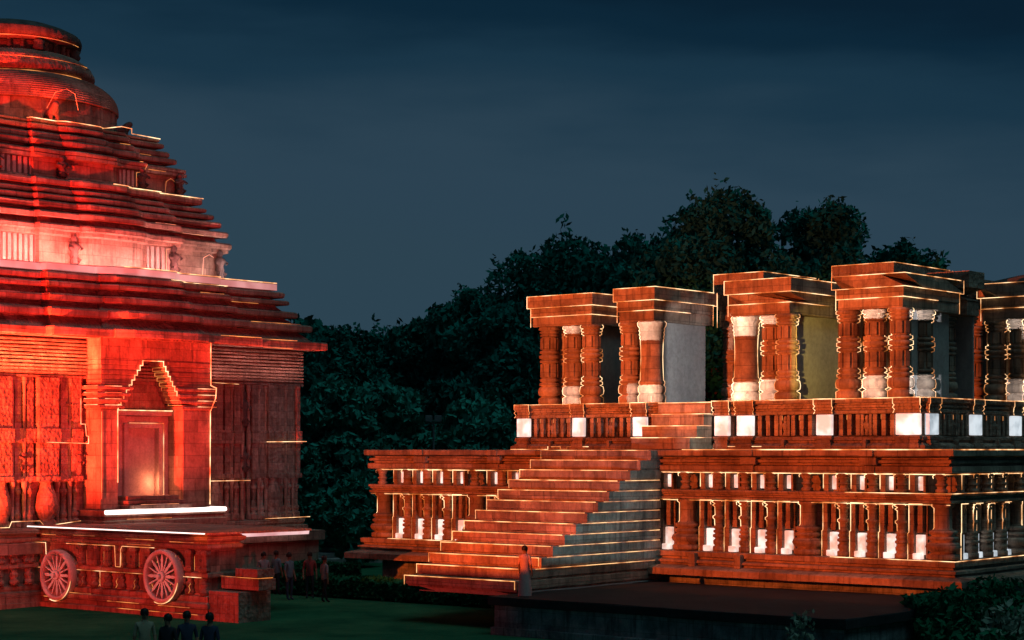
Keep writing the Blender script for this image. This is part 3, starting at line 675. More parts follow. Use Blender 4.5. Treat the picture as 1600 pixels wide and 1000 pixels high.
def figure_panel(y, z0, z1, w, par, x=HB):
    """a niche carved with a twisting figure"""
    k = MB(); h = z1-z0
    k.lathe(x+.1, y, [(.1*w, z0), (.5*w, z0+.04*h), (.34*w, z0+.2*h), (.5*w, z0+.3*h), (.36*w, z0+.42*h), (.62*w, z0+.55*h), (.58*w, z0+.68*h), (.22*w, z0+.74*h), (.34*w, z0+.82*h), (.36*w, z0+.92*h), (.1*w, z1)], 10)
    for s in (-1, 1):
        k.tube([(x+.16, y+s*.45*w, z0+.66*h), (x+.22, y+s*.8*w, z0+.55*h), (x+.3, y+s*.5*w, z0+.5*h)], .09*w+.015)
        k.tube([(x+.14, y+s*.2*w, z0+.28*h), (x+.26, y+s*.5*w, z0+.16*h), (x+.16, y+s*.35*w, z0+.02*h)], .1*w+.015)
    return k.build('carved_figure', M['statue'], par)
for y, z0, z1, w in ((-5.35, -.8, .2, .3), (-2.9, -.6, .2, .25), (-7.25, -.8, .2, .3), (5.2, .9, 2.4, .35), (5.2, -.9, .2, .35), (7.0, .9, 2.4, .2), (-3.35, .9, 2.4, .2)): figure_panel(y, z+z0, z+z1, w, wall)
k = MB(); x = HB+.5
k.tube([(x, -4.6, z+.28), (x, -2.75, z+.24), (x, -2.75, z+.5), (x, -2.85, z+.52), (x, -2.9, z+.95), (x, -3.1, z+.95), (x, -3.1, z+1.9)], .014)
k.tube([(x, 6.1, z+.33), (x, 8.3, z+.35)], .018); k.tube([(x, 2.7, z-1.22), (x, 5.2, z-1.22)], .016); k.tube([(x, 2.7, z+2.66), (x, 4.6, z+2.62)], .013)
k.tube([(x, 6.0, z-2.78), (x, 8.5, z-2.76)], .014)
k.tube([(x, -7, z-2.75), (x, -6.2, z-2.75), (x, -6.1, z-2.55), (x, -4.9, z-2.55), (x, -4.7, z-2.75), (x, -3.1, z-2.6)], .014)
k.build('projected_light_line', M['line'], wall)

# porch with stepped (corbelled) arch
PX, PY = 9.15, 2.62
k = MB()
k.box(HB+.02, PX, -PY, -1.85, z-2.2, z+1.5); k.box(HB+.02, PX, 1.28, PY, z-2.2, z+1.5)
zc = 1.5; n = 10; hstep = .185
for i in range(n):
    f = i/(n-1); lo = -1.85+1.15*f; hi = 1.28-.98*f
    e = .012*(i % 2)
    k.box(HB+.02, PX+e, -PY+.012*(i % 3), lo, z+zc, z+zc+hstep-.004, .02); k.box(HB+.02, PX+e, hi, PY-.012*(i % 3), z+zc, z+zc+hstep-.004, .02); zc += hstep
k.box(HB+.02, PX, -PY, PY, z+zc, z+4.32)
porch = k.build('porch', M['sand'], TMP)
for zz, o in ((1.62, .1), (1.85, .16), (2.08, .2), (2.32, .24)):      # capital bands
    for y0, y1 in ((-PY-o, -1.55+(zz-1.62)*.5), (1.2-(zz-1.62)*.4, PY+o)):
        k = MB(); k.box(HB+.05, PX+o*.5, y0, y1, z+zz-.08, z+zz+.04, .03); k.build('capital_band', M['sand'], porch)
k = MB(); k.box(HB+.03, HB+.4, -1.84, 1.27, z+1.3, z+1.48); k.box(HB+.03, HB+.18, -1.84, -.78, z-2.1, z+1.29); k.box(HB+.03, HB+.18, .72, 1.27, z-2.1, z+1.29); k.box(HB+.03, HB+.18, -.777, .717, z+.82, z+1.28)
k.box(HB+.19, HB+.32, -.95, -.76, z-2.1, z+1.0); k.box(HB+.19, HB+.32, .7, .89, z-2.1, z+1.0); k.box(HB+.19, HB+.32, -.757, .697, z+.83, z+1.0)
dr = k.build('doorway', M['pale'], porch)
k = MB(); k.box(HB-.0, HB+.06, -.76, .7, z-2.1, z+.82); k.build('door', M['pale'], porch)
k = MB()
for i in range(3): k.box(HB+.05, PX+.5-.22*i, -1.7+.14*i, 1.3-.14*i, z-2.2+.16*i, z-2.045+.16*i)
stp = k.build('steps', M['sand'], porch)
k = MB(); mould(k, rect(HB, PX+.55, -PY-.25, PY+.2), [(.1, -2.8), (.1, -2.62), (.0, -2.58), (.0, -2.5), (.05, -2.45), (.05, -2.22), (-.2, -2.21)]); pb = k.build('porch_base', M['sand'], porch)
k = MB(); k.box(PX+.58, PX+.7, -PY-.3, PY+.25, z-2.36, z-2.2, .03); k.box(HB+.4, PX+.57, PY+.24, PY+.33, z-2.36, z-2.2, .03); k.build('projected_light_band', M['fat'], porch)
k = MB(); e = PX+.03
k.tube([(e, -PY+.7, z+4.33), (e, PY+.02, z+4.33), (e, PY+.02, z+2.5)], .024); k.tube([(e, PY+.02, z+2.5), (e+.1, PY+.22, z+2.4), (e+.1, PY+.18, z+2.0), (e, PY, z+1.5), (e, PY-.02, z-2.1)], .024)
pts = []
for i in range(n): f = i/(n-1); lo = -1.85+1.15*f; pts += [(e, lo, z+1.5+hstep*i), (e, lo, z+1.5+hstep*(i+1))]
k.tube(pts, .02); pts2 = [pts[-1]]
for i in range(n-1, 2, -1): f = i/(n-1); hi = 1.28-.98*f; pts2 += [(e, hi, z+1.5+hstep*(i+1)), (e, hi, z+1.5+hstep*i)]
k.tube(pts2, .02)
k.tube([(e, -1.86, z+1.5), (e, -1.86, z-1.2)], .018); k.tube([(HB+.42, -1.84, z+1.5), (HB+.42, 1.27, z+1.5)], .02)
k.tube([(HB+.36, -.75, z+1.02), (HB+.36, .9, z+1.02), (HB+.36, .9, z-1.8)], .012)
for zz in (1.66, 1.89, 2.12, 2.36):
    k.tube([(e+.1, 1.9, z+zz), (e+.12, PY+.2, z+zz)], .011); k.tube([(e+.1, -PY+.1, z+zz), (e+.1, -1.75, z+zz)], .011); k.tube([(e+.1, -PY-.25, z+zz), (HB+.4, -PY-.25, z+zz)], .011)
k.build('projected_light_line', M['line'], porch)
k = MB()
for i in range(1, n-1):
    f = i/(n-1); hi = 1.28-.98*f; k.tube([(e, hi, z+1.5+hstep*i+.02), (HB+.3, hi-.01, z+1.5+hstep*i+.02), (HB+.3, hi-.01, z+1.5+hstep*i+.15), (e, hi, z+1.5+hstep*i+.15)], .012)
k.tube([(e, -PY+.02, z+1.4), (e, -PY+.02, z-1.8)], .014); k.tube([(PX+.55, -1.2, z-2.03), (PX+.55, .6, z-2.03)], .012); k.tube([(PX+.62, -1.9, z-2.55), (PX+.62, .2, z-2.55)], .012); k.tube([(PX+.62, -2.2, z-2.7), (PX+.62, .8, z-2.7)], .011)
k.build('projected_light_line', M['dim'], porch)

# stepped pyramid roof in three tiers
tiers = [
 [(9.07, 4.12, 4.44), (8.62, 4.86, 5.15), (8.2, 5.44, 5.70), (7.95, 5.97, 6.18), (7.82, 6.28, 6.52), (7.56, 6.57, 6.89)],
 [(6.28, 8.25, 8.52), (6.18, 8.75, 8.99), (5.98, 9.15, 9.39), (5.76, 9.49, 9.70), (5.55, 9.78, 9.96), (5.43, 10.09, 10.36)],
 [(4.96, 11.36, 11.56), (4.69, 11.74, 11.98), (4.48, 12.03, 12.27), (4.32, 12.40, 12.61), (4.19, 12.66, 12.79)]]
for ti, layers in enumerate(tiers):
    P0 = ratha(layers[-1][0]); k = MB(); core = layers[-1][0]-.3
    pts = []
    for q, (h, z0, z1) in enumerate(layers):
        pts.append((h-layers[-1][0]-.42, z0-.02 if q else z0)); pts.append((h-layers[-1][0]-.42, z1))
    mould(k, P0, pts); tier = k.build('roof_tier', M['carved'], TMP)
    for q, (h, z0, z1) in enumerate(layers):
        k = MB(); P = ratha(h); d = z1-z0
        if ti == 0 and q == 0: prof = [(-.95, z0+.1), (-.6, z0+.06), (-.03, z0), (0, z0+.04), (0, z1-.04), (-.04, z1), (-.5, z1+.03)]
        else: prof = [(-.45, z0+.02), (-.05, z0), (0, z0+d*.2), (0, z0+d*.75), (-.06, z1), (-.45, z1+.015)]
        mould(k, P, prof); k.build('eave_layer', M['pale'] if (ti, q) == (0, 5) else M['sand'], tier)
    def side(h, o, zz, y0, y1):
        s = [(x, y) for x, y in ratha(h).side(o)]
        return [(x, y, H0+zz) for x, y in s if y0 <= y <= y1]
    k = MB()
    if ti == 0: k.tube(side(7.56, .02, 6.9, -1.0, 9), .024); k.tube(side(7.82, .02, 6.53, 1, 6), .012)
    if ti == 0:
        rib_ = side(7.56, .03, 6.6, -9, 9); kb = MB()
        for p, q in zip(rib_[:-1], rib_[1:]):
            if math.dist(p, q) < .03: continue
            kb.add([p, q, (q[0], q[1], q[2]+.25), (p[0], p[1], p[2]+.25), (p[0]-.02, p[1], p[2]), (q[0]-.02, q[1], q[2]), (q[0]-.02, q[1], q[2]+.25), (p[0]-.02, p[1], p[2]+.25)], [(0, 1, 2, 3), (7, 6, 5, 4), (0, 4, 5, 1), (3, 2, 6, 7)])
        kb.build('projected_light_band', M['pink'], tier)
    if ti == 1: k.tube(side(5.43, .02, 10.37, 0.2, 6), .022)
    if ti == 2: k.tube(side(4.19, .02, 12.81, -3.0, 2.0)+[(4.5, 2.0, H0+13.0), (4.4, 2.6, H0+13.0), (4.4, 2.6, H0+12.8)]+side(4.19, .02, 12.81, 3.0, 5), .022)
    if k.v: k.build('projected_light_line', M['line'], tier)
    k = MB(); rg = random.Random(ti)
    for q, (h, z0, z1) in enumerate(layers[:-1]):
        s0 = rg.uniform(-.2, .5)*h; s1 = s0+rg.uniform(.12, .35)*h
        if s0 < .5*h < s1: s1 = .5*h
        dd = h if s0 > .55*h else h+.055*h
        if s0 < .27*h: continue
        k.tube([(dd+.03, s0, H0+z1), (dd+.03, s1, H0+z1)], .011); k.tube([(h+.03, .6*h, H0+z0-.01), (h+.03, .78*h, H0+z0-.01)], .01)
    if ti == 0:
        h = 9.07; k.tube([(h+.52, 2.8, H0+4.45), (h+.52, 4.9, H0+4.45), (h+.03, 5.1, H0+4.45), (h+.03, 7.3, H0+4.45)], .014)
        h = 8.62; k.tube([(h+.03, 5.2, H0+5.16), (h+.03, 7.9, H0+5.16)], .013)
    k.build('projected_light_line', M['dim'], tier)
# recessed storeys between the tiers, with barred windows and figures
for h, z0, z1, nb in ((6.0, 6.88, 8.27, 8), (4.8, 10.35, 11.38, 6)):
    P = ratha(h); k = MB(); mould(k, P, [(0, z0), (0, z1)]); mould(k, P, [(.05, z1-.2), (.18, z1-.15), (.18, z1-.03), (.05, z1-.02)]) ; mould(k, P, [(.05, z0+.0), (.16, z0+.02), (.16, z0+.14), (.05, z0+.17)])
    st = k.build('recessed_storey', M['sand'], TMP)
    for yc in (-.68*h, .40*h):
        xw = h+.055*h if abs(yc) < .5*h else h
        k = MB(); w = .16*h if yc < 0 else .09*h
        k.box(xw-.05, xw+.07, yc-w-.1, yc-w, H0+z0+.18, H0+z1-.22); k.box(xw-.05, xw+.07, yc+w, yc+w+.1, H0+z0+.18, H0+z1-.22)
        m_ = nb if yc < 0 else 4
        for i in range(m_):
            c = yc-w+2*w*(i+.5)/m_; k.box(xw, xw+.12, c-w/m_*.55, c+w/m_*.55, H0+z0+.17, H0+z1-.21)
        wn = k.build('barred_window', M['pale'], st)
        k = MB(); k.box(xw-.02, xw+.015, yc-w, yc+w, H0+z0+.18, H0+z1-.22); k.build('window_recess', M['statue'], wn)
    for yf, hf in ((-.31*h, 1.), (.5*h, 1.), (.95*h, 1.05), (-.9*h, 1.)):
        xx = h+(.055*h if abs(yf) < .54*h else 0)
        figure_panel(yf, H0+z0+.15, H0+z0+(z1-z0)*.92*hf, .36, st, xx+.12)
    k = MB(); k.tube([(h+.5, .44*h, H0+z0+.2), (h+.5, .44*h, H0+z1-.3), (h+.5, .52*h, H0+z1-.2), (h+.48, .56*h, H0+z1+.1)], .011)
    k.tube([(h+.3, .78*h, H0+z0+.1), (h+.3, .79*h, H0+z1-.45), (h+.3, .84*h, H0+z1-.3), (h+.3, .88*h, H0+z1-.4)], .011); k.build('projected_light_line', M['dim'], st)
# round crown: bell, disc and ribbed capstone
rib = lambda zz: 1.0
k = MB(); k.lathe(0, 0, [(4.05, H0+12.78), (4.05, H0+13.75)], 96, True, (36, .035, rib)); k.lathe(0, 0, [p for i in range(13) for p in ((lambda f: ((4.2-1.1*f**2.6, H0+13.76+1.22*f), (4.25-1.1*f**2.6, H0+13.79+1.22*f), (4.24-1.1*(f+.05)**2.6, H0+13.82+1.22*f)))(i/13*.97))]+[(3.05, H0+15.0)], 96)
crown = k.build('crown', M['sand'], TMP)
k = MB(); k.lathe(0, 0, [(2.9, H0+14.98), (3.1, H0+15.05), (3.22, H0+15.16), (3.2, H0+15.32), (3.1, H0+15.5)], 96, True, (60, .025, rib)); k.lathe(0, 0, [(3.12, H0+15.505), (3.15, H0+15.55), (2.95, H0+15.72), (2.7, H0+15.88), (2.5, H0+15.95), (2.2, H0+15.96)], 96)
k.build('ribbed_disc', M['carved'], crown)
k = MB(); k.lathe(0, 0, [(2.15, H0+15.94), (2.2, H0+16.45)], 64)
for i in range(28):
    t = 2*math.pi*i/28; k.lathe(2.25*math.cos(t), 2.25*math.sin(t), [(.09, H0+15.95), (.12, H0+16.1), (.08, H0+16.2), (.12, H0+16.4)], 6)
k.build('neck', M['carved'], crown)
k = MB(); k.lathe(0, 0, [(2.3, H0+16.36), (2.55, H0+16.4), (2.66, H0+16.5), (2.7, H0+16.65), (2.62, H0+16.85)], 120, True, (72, .03, rib))
k.lathe(0, 0, [(2.66, H0+16.86), (2.62, H0+16.9), (2.25, H0+17.08), (1.7, H0+17.27), (.9, H0+17.4), (.3, H0+17.44)], 72); k.build('capstone', M['statue'], crown)
for t, zz, r in ((-.2, 15.95, 2.5), (-1.1, 15.95, 2.5), (.75, 15.95, 2.5), (-1.9, 15.95, 2.5)):
    k = MB(); cx, cy = r*math.cos(t), r*math.sin(t)
    k.lathe(cx, cy, [(.2, H0+zz), (.26, H0+zz+.1), (.2, H0+zz+.22), (.27, H0+zz+.36), (.12, H0+zz+.42), (.17, H0+zz+.52), (.03, H0+zz+.62)], 9); k.build('carved_figure', M['statue'], crown)
def lion(t, r, zz, s, par):
    """crouching guardian beast, continuous skinned body"""
    v = [(0, 0, .5), (.45, 0, .55), (.7, 0, .85), (.95, 0, .95), (-.35, 0, .5), (-.6, 0, .3), (.5, .18, .3), (.55, .2, .02), (.5, -.18, .3), (.55, -.2, .02), (-.35, .2, .28), (-.2, .22, .02), (-.35, -.2, .28), (-.2, -.22, .02), (-.75, 0, .6), (-.6, 0, .9)]
    e = [(0, 1), (1, 2), (2, 3), (0, 4), (4, 5), (1, 6), (6, 7), (1, 8), (8, 9), (4, 10), (10, 11), (4, 12), (12, 13), (5, 14), (14, 15)]
    rad = [.26, .28, .26, .15, .27, .2, .13, .1, .13, .1, .15, .1, .15, .1, .06, .07]
    m = skin_mesh('guardian_beast', [Vector(p)*s for p in v], e, [q*s for q in rad]); m.materials.append(M['statue'])
    o = link('guardian_beast', m, par, (r*math.cos(t), r*math.sin(t), H0+zz), t); return o
def skin_mesh(name, v, e, rad, sub=1, root=0):
    me = bpy.data.meshes.new('skeleton'); me.from_pydata([tuple(p) for p in v], e, []); o = bpy.data.objects.new('skeleton', me); col.objects.link(o)
    sk = o.modifiers.new('s', 'SKIN'); sk.use_smooth_shade = True
    for i, q in enumerate(rad): me.skin_vertices[0].data[i].radius = (q, q)
    for i in range(len(rad)): me.skin_vertices[0].data[i].use_root = (i == root)
    if sub: o.modifiers.new('u', 'SUBSURF').levels = sub; o.modifiers[-1].render_levels = sub
    dg = bpy.context.evaluated_depsgraph_get(); ev = o.evaluated_get(dg)
    r = bpy.data.meshes.new_from_object(ev); r.name = name; r.materials.clear()
    bpy.data.objects.remove(o); bpy.data.meshes.remove(me)
    return r
lion(.72, 4.3, 12.8, .62, crown); lion(-.28, 4.4, 12.8, .7, crown); lion(-1.3, 4.3, 12.8, .62, crown)
k = MB()
def arc(r, zz, a, b, n=16): return [(r*math.cos(t), r*math.sin(t), H0+zz) for t in np.linspace(a, b, n)]
k.tube(arc(2.76, 16.42, -1.1, .6), .012); k.tube(arc(3.24, 15.5, -1.0, .5), .012); k.tube(arc(3.15, 14.98, -1.1, .4), .014)
k.tube([(4.7, -1.75+.0, H0+13.2), (4.75, -1.4, H0+13.85), (4.8, -.9, H0+14.05), (4.8, -.5, H0+13.9), (4.8, -.35, H0+13.3)], .012)
k.build('projected_light_line', M['dim'], crown)

# pinkish wall-washers on the ledges, shining up at the recessed storey and the eaves
def wash(name, x, y, zz, length, watts, colour, pitch, width=.25):
    o = area(name, loc2w(TMP, x, y, H0+zz), None, watts, colour, length, width)
    d = Vector((-math.cos(pitch), 0, math.sin(pitch))); d.rotate(Matrix.Rotation(R(-40), 3, 'Z'))
    q = d.to_track_quat('-Z', 'Y'); o.rotation_euler = q.to_euler()
    # long axis along the wall
    ax = Vector((0, 1, 0)); ax.rotate(Matrix.Rotation(R(-40), 3, 'Z'))
    zax = -d; yax = zax.cross(ax).normalized(); xax = yax.cross(zax)
    o.rotation_euler = Matrix((xax, yax, zax)).transposed().to_euler()
wash('ledge_light', 7.35, -4.2, 6.95, 6.0, 1000, (1, .13, .11), .55)
wash('ledge_light', 7.35, 1.4, 6.95, 5, 210, (1, .3, .28), .55)
wash('ledge_light', 7.3, 5.8, 6.95, 3.2, 85, (1, .62, .6), .6)
wash('eave_light', 8.95, 5.6, 2.9, 5.4, 40, (1, .4, .36), 1.25)
wash('eave_light', 8.95, -5.4, 2.9, 5.0, 330, (1, .13, .05), 1.2)
wash('ledge_light', 5.1, -2.4, 12.75, 3, 26, (1, .13, .03), .9)
pd = bpy.data.lights.new('doorway_fill', 'POINT'); po = bpy.data.objects.new('doorway_fill', pd); col.objects.link(po); pd.energy = 26; pd.color = (1, .26, .12); pd.shadow_soft_size = .05  # unseen fill added to brighten the right reveal of the door
po.location = loc2w(TMP, HB+.42, .42, H0-1.25)

# =================================================================== TREES, HEDGES, SHRUBS
def leaf_mesh(name, centres, size, mat, jitter=.5, seed=0):
    r = np.random.default_rng(seed); n = len(centres)
    u = r.normal(size=(n, 3)); u /= np.linalg.norm(u, axis=1)[:, None]
    w = np.cross(u, r.normal(size=(n, 3))); w /= np.linalg.norm(w, axis=1)[:, None]
    s = size*(1+jitter*(r.random(n)-.5)*2)[:, None]
    c = np.asarray(centres); q = np.stack([c-u*s, c+w*s*.5, c+u*s, c-w*s*.5], 1).reshape(-1, 3)
    me = bpy.data.meshes.new(name); me.vertices.add(4*n); me.vertices.foreach_set('co', q.ravel())
    me.loops.add(4*n); me.loops.foreach_set('vertex_index', np.arange(4*n)); me.polygons.add(n)
    me.polygons.foreach_set('loop_start', np.arange(0, 4*n, 4)); me.polygons.foreach_set('loop_total', np.full(n, 4)); me.update(calc_edges=True)
    me.materials.append(mat); return me
def crown_points(h, hw, low, n, seed):
    r = np.random.default_rng(seed); nc = 90; pts = []; cs = []
    for i in range(nc):
        a = r.uniform(0, 2*math.pi); f = r.uniform(0, 1)
        zc = low+(h-low)*(.08+.84*f); prof = math.sin(math.pi*min(1, .14+.72*f))**.75
        rad = hw*prof*math.sqrt(r.uniform(.15, 1)); cr_ = hw*r.uniform(.2, .4)
        cs.append((rad*math.cos(a)*.92, rad*math.sin(a)*.92, min(zc, h-cr_*.75), cr_))
    cs.append((0, 0, h-hw*.2, hw*.2))
    for x, y, zz, c in cs:
        m = int(3.2*n/nc*(c/(hw*.3))**1.6); d = r.normal(size=(m, 3)); d /= np.linalg.norm(d, axis=1)[:, None]
        d *= (c*(.45+.62*r.random(m)**.6))[:, None]; d[:, 2] *= .8
        pts.append(d+np.array([x, y, zz]))
    for i in range(150):                                      # loose twigs breaking the outline
        x, y, zz, c = cs[r.integers(len(cs))]; d = r.normal(size=3); d[2] = abs(d[2])*.8; d /= np.linalg.norm(d)
        t = np.linspace(.8, 1.45, 9)[:, None]; pts.append(np.array([x, y, zz])+d*c*t+r.normal(size=(9, 3))*.12)
    return np.concatenate(pts), cs
def tree(px, top, hw, dist, label, n=9000, low=.22, seed=1, size=.19, group='trees behind the monuments', mat='leaf'):
    h = (703-top)/2940*dist+H0; w = hw/2940*dist; x = (px-800)/2940*dist
    o = empty('tree', (x, dist, 0)); tag(o, label, 'tree', group)
    pts, cs = crown_points(h, w, h*low, n, seed)
    c = link('crown', leaf_mesh('crown', pts, size, M[mat], seed=seed), o)
    k = MB(); r0 = .035*h
    def limb(a, b, ra, rb):
        a, b = Vector(a), Vector(b); d = (b-a).normalized(); u = d.orthogonal().normalized(); v = d.cross(u)
        rg = []
        for f in (0, .5, 1):
            p = a.lerp(b, f); q = ra+(rb-ra)*f; rg.append([p+(u*math.cos(t)+v*math.sin(t))*q for t in np.linspace(0, 2*math.pi, 8)[:-1]])
        k.loft(rg, True)
    limb((0, 0, -.1), (0, 0, h*.4), r0, r0*.7); limb((0, 0, h*.38), (.1, 0, h*.75), r0*.7, r0*.25)
    for x_, y_, z_, c_ in cs[::3]: limb((0, 0, h*(.25+.3*random.random())), (x_, y_, z_), r0*.4, r0*.1)
    k.build('trunk', M['bark'], o); return o
T = [(1128, 292, 128, 106, 'tallest dark tree, standing right of centre above the pillared pavilion', 14000),
     (1300, 312, 98, 108, 'broad dark tree just right of the tallest tree, twigs feathering the skyline', 10000),
     (1412, 372, 82, 112, 'lower rounded tree at the right end of the tree line', 6500),
     (868, 370, 130, 109, 'wide dark tree behind the left cluster of pillars', 13000),
     (985, 362, 96, 105, 'narrow dark tree filling the dip left of the tallest tree', 8000),
     (735, 448, 82, 108, 'sloping dark tree on the left shoulder of the tree mass', 8500),
     (655, 494, 66, 110, 'small tree at the low left end of the skyline, before the mass rises', 7000),
     (562, 510, 78, 116, 'low dark tree half way between temple and pavilion', 7500),
     (486, 522, 62, 112, 'dark tree rising directly beside the temple eaves', 7000),
     (1222, 344, 104, 112, 'tree filling the dip between the two highest crowns', 6500),
     (1058, 356, 84, 111, 'tree nestled against the left flank of the tallest tree', 6500),
     (800, 470, 90, 102, 'bushy tree low behind the left corner of the raised floor', 7500)]
for i, (px, top, hw, d, lb, n) in enumerate(T): tree(px, top, hw, d, lb, n, .12, 21+i)
for i, (px, top, hw, d, lb) in enumerate(((520, 592, 62, 95, 'greener bushy tree with highlights in its leaf colour beside the temple wall'), (605, 600, 66, 98, 'dark bushy tree behind the left end of the pavilion'), (470, 690, 34, 90, 'small leafy tree low beside the temple wall'), (742, 625, 70, 97, 'bushy tree behind the floodlight pole'), (560, 742, 40, 90, 'low round bush above the stone steps'))):
    tree(px, top, hw, d, lb, 5200, .05, 60+i, .22, 'bushes between temple and pavilion', 'leafb')
r = np.random.default_rng(5); n = 60000                        # far wood behind everything
xx = r.uniform(-24, 34, n); hh = 12.6+.9*np.sin(xx*.33)+.7*np.sin(xx*.9+1)
tag(link('far_wood', leaf_mesh('far_wood', np.stack([xx, r.uniform(119, 128, n), hh*r.random(n)**.8], 1), .32, M['leaf'], seed=3)), 'dark wood that closes the view behind the trees', 'wood', kind='stuff')

def hedge(label, x0, x1, y0, y1, h, n, loc, rz, mat='leaf2', size=.1):
    rr_ = np.random.default_rng(int(abs(x0*100))+n); p = np.stack([rr_.uniform(x0, x1, n), rr_.uniform(y0, y1, n), h*rr_.random(n)**.5], 1)
    p[:, 2] += .06*np.sin(p[:, 0]*2.1)
    o = link('hedge', leaf_mesh('hedge', p, size, M[mat], seed=n), None, loc, rz); tag(o, label, 'hedge', 'clipped hedges'); return o
hedge('long clipped hedge in front of the left end of the pavilion', -29.5, -16.4, -2.2, -1.1, .75, 26000, (13.37, 57.4, 0), R(-40))
hedge('dark hedge on the lawn before the far stone steps', -12.6, -6.2, 76, 77.2, 1.0, 14000, (0, 0, 0), 0)
hedge('clipped hedge beyond the right corner of the pavilion', 11.2, 16.5, 51.5, 54, 1.5, 20000, (0, 0, 0), 0)
def shrub(label, px, py, dist, rad, h, mat, size, n, group='shrubs in the foreground'):
    rr_ = np.random.default_rng(n+int(px)); d = rr_.normal(size=(n, 3)); d /= np.linalg.norm(d, axis=1)[:, None]; d *= (rr_.random(n)**.4)[:, None]
    lump = 1+.22*np.sin(d[:, 0]*5+px)*np.cos(d[:, 1]*6)+.15*np.sin(d[:, 2]*9); d *= lump[:, None]
    p = np.stack([d[:, 0]*rad, d[:, 1]*rad, h*.5+d[:, 2]*h*.5], 1); p[:, 2] = np.maximum(p[:, 2], .02)
    o = empty('shrub', ((px-800)/2940*dist, dist, 0)); tag(o, label, 'shrub', group)
    link('crown', leaf_mesh('crown', p, size, mat, seed=n), o)
    k = MB()
    for i in range(6):
        a = i*1.05; k.tube([(0, 0, -.05), (rad*.3*math.cos(a), rad*.3*math.sin(a), h*.4), (rad*.6*math.cos(a), rad*.6*math.sin(a), h*.8)], .025)
    k.build('stem', M['bark'], o); return o
shrub('pale broad-leaved plant at the bottom edge below the dark foundation', 1250, 0, 38, .42, 2.15, M['leafp'], .06, 1500)
shrub('dark round bush right of the foundation', 1505, 0, 47, 1.05, 2.0, M['leaf2'], .1, 5000)
shrub('grey-green bush at the right edge under the small columns', 1572, 0, 46, .8, 1.8, M['leafp'], .12, 900)
shrub('dark bush behind the grey-green one at the right edge', 1556, 0, 50, 1.0, 2.1, M['leaf2'], .1, 4000)
shrub('low dark bush in the bottom right corner', 1540, 0, 41, 1.1, 1.5, M['leaf2'], .09, 4000)
for i, (px, h, lb) in enumerate(((395, 1.35, 'low dark shrub at the bottom edge right of the visitors'), (470, 1.25, 'middle one of the low dark shrubs along the bottom edge'), (545, 1.15, 'rightmost low dark shrub along the bottom edge'))): shrub(lb, px, 0, 40, .75, h, M['leaf'], .09, 2600+i)

# =================================================================== SMALL STRUCTURES
terr = empty('stepped_terrace', (-9.6, 93, 0)); tag(terr, 'worn stone steps of a low ruin between temple and pavilion', 'steps')
for i in range(6):
    k = MB(); k.box(-3.4+.12*i, 3.4-.3*i, i*.8, 6, .24*i-.02*(i == 0), .24*(i+1)-.01, .03); k.build('step', M['grey'], terr)
lp = empty('floodlight_pole', (-3.75, 90, 0)); tag(lp, 'slim pole with two boxy floodlight heads in front of the trees', 'floodlight pole')
k = MB(); k.lathe(0, 0, [(.07, 0), (.05, 7.0)], 8); k.build('pole', M['metal'], lp)
k = MB(); k.box(-.35, .35, -.04, .04, 6.85, 6.93); k.build('crossbar', M['metal'], lp)
for s in (-1, 1): k = MB(); k.box(s*.22-.16, s*.22+.16, -.2, .1, 6.95, 7.25); k.build('floodlight_head', M['metal'], lp)
nb = empty('notice_board', (-8.55, 95, 0)); tag(nb, 'small blue notice board on a post among the bushes', 'sign')
k = MB(); k.box(-.04, .04, -.04, .04, 0, 3.9); k.build('post', M['metal'], nb); k = MB(); k.box(-.25, .25, -.06, -.042, 3.9, 4.4); k.build('board', M['sign'], nb)
ks = empty('domed_kiosk', (-3.05, 98, 0)); tag(ks, 'pale domed shelter just behind the pavilion platform', 'kiosk')
k = MB(); k.lathe(0, 0, [(.66, 5.6), (.66, 5.9), (.62, 6.1), (.45, 6.3), (.2, 6.4), (.02, 6.42)], 20); k.build('dome', M['grey'], ks)
k = MB(); k.box(-.6, .6, -.6, .6, 0, 5.59); k.build('wall', M['found'], ks)

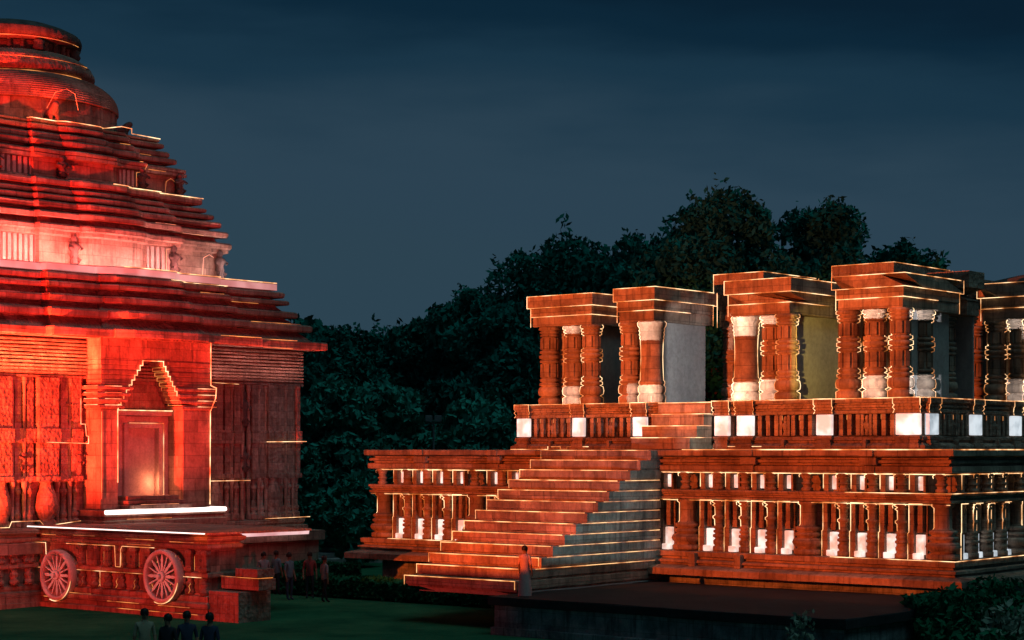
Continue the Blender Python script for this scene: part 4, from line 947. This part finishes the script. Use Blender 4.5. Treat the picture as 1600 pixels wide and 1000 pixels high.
# =================================================================== VISITORS
def person(label, x, y, zb_, shirt, trousers, h=1.68, face=0, pose=0, robe=False, group='visitors near the monuments'):
    s = h/1.7; hz = .92
    v = [(0, 0, hz), (0, .0, 1.12), (0, .01, 1.35), (0, 0, 1.47), (0, -.01, 1.54), (0, -.015, 1.63), (0, -.01, 1.69)]
    e = [(0, 1), (1, 2), (2, 3), (3, 4), (4, 5), (5, 6)]
    rad = [.14, .125, .15, .06, .075, .085, .06]
    def chain(root, pts, rs):
        a = root
        for p, q in zip(pts, rs): v.append(p); rad.append(q); e.append((a, len(v)-1)); a = len(v)-1
        return a
    for sd in (-1, 1):
        st = .10*sd*(1 if pose else .3)
        chain(0, [(sd*.1, 0, .86), (sd*.11, -st*.6, .48), (sd*.11, st*.4, .09), (sd*.12, st*.4-.13, .035)], [.085, .06, .045, .038])
        fo = -.08*sd*pose
        a = chain(2, [(sd*.18, 0, 1.4), (sd*.24, .02, 1.12), (sd*.25, -.06+fo, .88), (sd*.25, -.08+fo, .8)], [.06, .045, .032, .034])
        for q in range(4): chain(a, [(sd*.25+.0, -.115+.022*q+fo, .75), (sd*.245, -.12+.022*q+fo, .71-.008*abs(q-1.5))], [.011, .009])
        chain(a, [(sd*.235, -.13+fo, .785), (sd*.23, -.145+fo, .755)], [.011, .009])
    v = [Vector(p)*s for p in v]; rad = [q*s for q in rad]
    me = skin_mesh('person', v, e, rad)
    for m in (M['skin'], shirt, trousers): me.materials.append(m)
    for p in me.polygons:
        c = p.center/s
        p.material_index = 0 if c.z > 1.47 or (abs(c.x) > .19 and c.z < 1.12) or c.z < .02 else (1 if c.z > .9 else 2)
    o = link('person', me, None, (x, y, zb_), face); tag(o, label, 'person', group)
    k = MB(); k.lathe(0, .015*s, [(.1*s, 1.6*s), (.108*s, 1.67*s), (.09*s, 1.74*s), (.04*s, 1.775*s), (.005, 1.78*s)], 12); k.build('hair', M['hair'], o)
    k = MB(); k.lathe(0, -.095*s, [(.002, 1.58*s), (.014*s, 1.585*s), (.006*s, 1.63*s)], 6); k.build('nose', M['skin'], o)
    if robe:
        k = MB(); k.lathe(0, 0, [(.24*s, .04*s), (.23*s, .3*s), (.2*s, .7*s), (.17*s, .95*s), (.16*s, 1.1*s), (.19*s, 1.3*s), (.17*s, 1.42*s), (.09*s, 1.48*s)], 16); k.build('robe', shirt, o)
    return o
C = lambda n, c: M.setdefault(n, plain(n, c, tuple(min(1, q*1.15) for q in c), 12))
dk = C('dark_cloth', (.02, .022, .028)); nv = C('navy_cloth', (.03, .04, .07)); cre = C('cream_cloth', (.3, .26, .18)); pb_ = C('pale_blue_cloth', (.1, .18, .22)); wh = C('white_cloth', (.2, .21, .22)); pk = C('pink_cloth', (.5, .3, .28)); rd = C('maroon_cloth', (.2, .04, .04)); ol = C('khaki_cloth', (.24, .2, .12))
def px2(px, d): return (px-800)/2940*d
fg = 'visitors walking past the temple base'
person('visitor in cream clothes, leftmost of the four in front of the temple base', px2(226, 45.5), 45.5, 0, cre, ol, 1.7, .3, 1, group=fg)
person('visitor in dark clothes standing just right of the cream-clothed one', px2(262, 44.5), 44.5, 0, dk, dk, 1.66, -.4, 0, group=fg)
person('dark-clothed visitor below the second wheel', px2(292, 45), 45, 0, nv, dk, 1.68, .2, 1, group=fg)
person('visitor in navy below the right end of the wheel wall', px2(328, 44.6), 44.6, 0, nv, nv, 1.68, 2.8, 0, group=fg)
p0 = loc2w(PAV, -9.85, -8.45, H0-4.47)
person('woman in a long pale pink robe beside the foot of the long staircase', p0[0], p0[1], p0[2], pk, pk, 1.5, 2.6, 0, True, group='visitors at the long staircase')
mid = 'visitors around the stone steps'
for px, d, zz, sh, tr, lb, f in ((490, 96, 1.2, pb_, dk, 'visitor in a pale blue shirt on the stone steps right of the temple', .4), (569, 90, .2, pb_, nv, 'visitor in a blue shirt beside the left end of the pavilion', 2), (545, 91, .1, dk, dk, 'visitor in black left of the blue-shirted one at the pavilion end', 1),
                                 (450, 95.2, .96, wh, dk, 'visitor in a pale shirt on the steps nearest to the temple', 3), (412, 71, 0, wh, nv, 'visitor in a pale shirt and navy trousers on the lawn, closest to the temple base', .5), (432, 72.5, 0, pb_, dk, 'visitor in light blue second along the lawn from the temple', 2.5), (452, 70, 0, pb_, nv, 'visitor in light blue and navy in the middle of the lawn group', 1), (484, 71, 0, rd, dk, 'visitor in maroon on the lawn near the hedge', .2), (507, 69, 0, wh, dk, 'visitor in a pale shirt farthest from the temple on the lawn', 2.2)):
    person(lb, px2(px, d), d, zz, sh, tr, 1.66+.03*(px % 3), f, px % 2, group=mid)
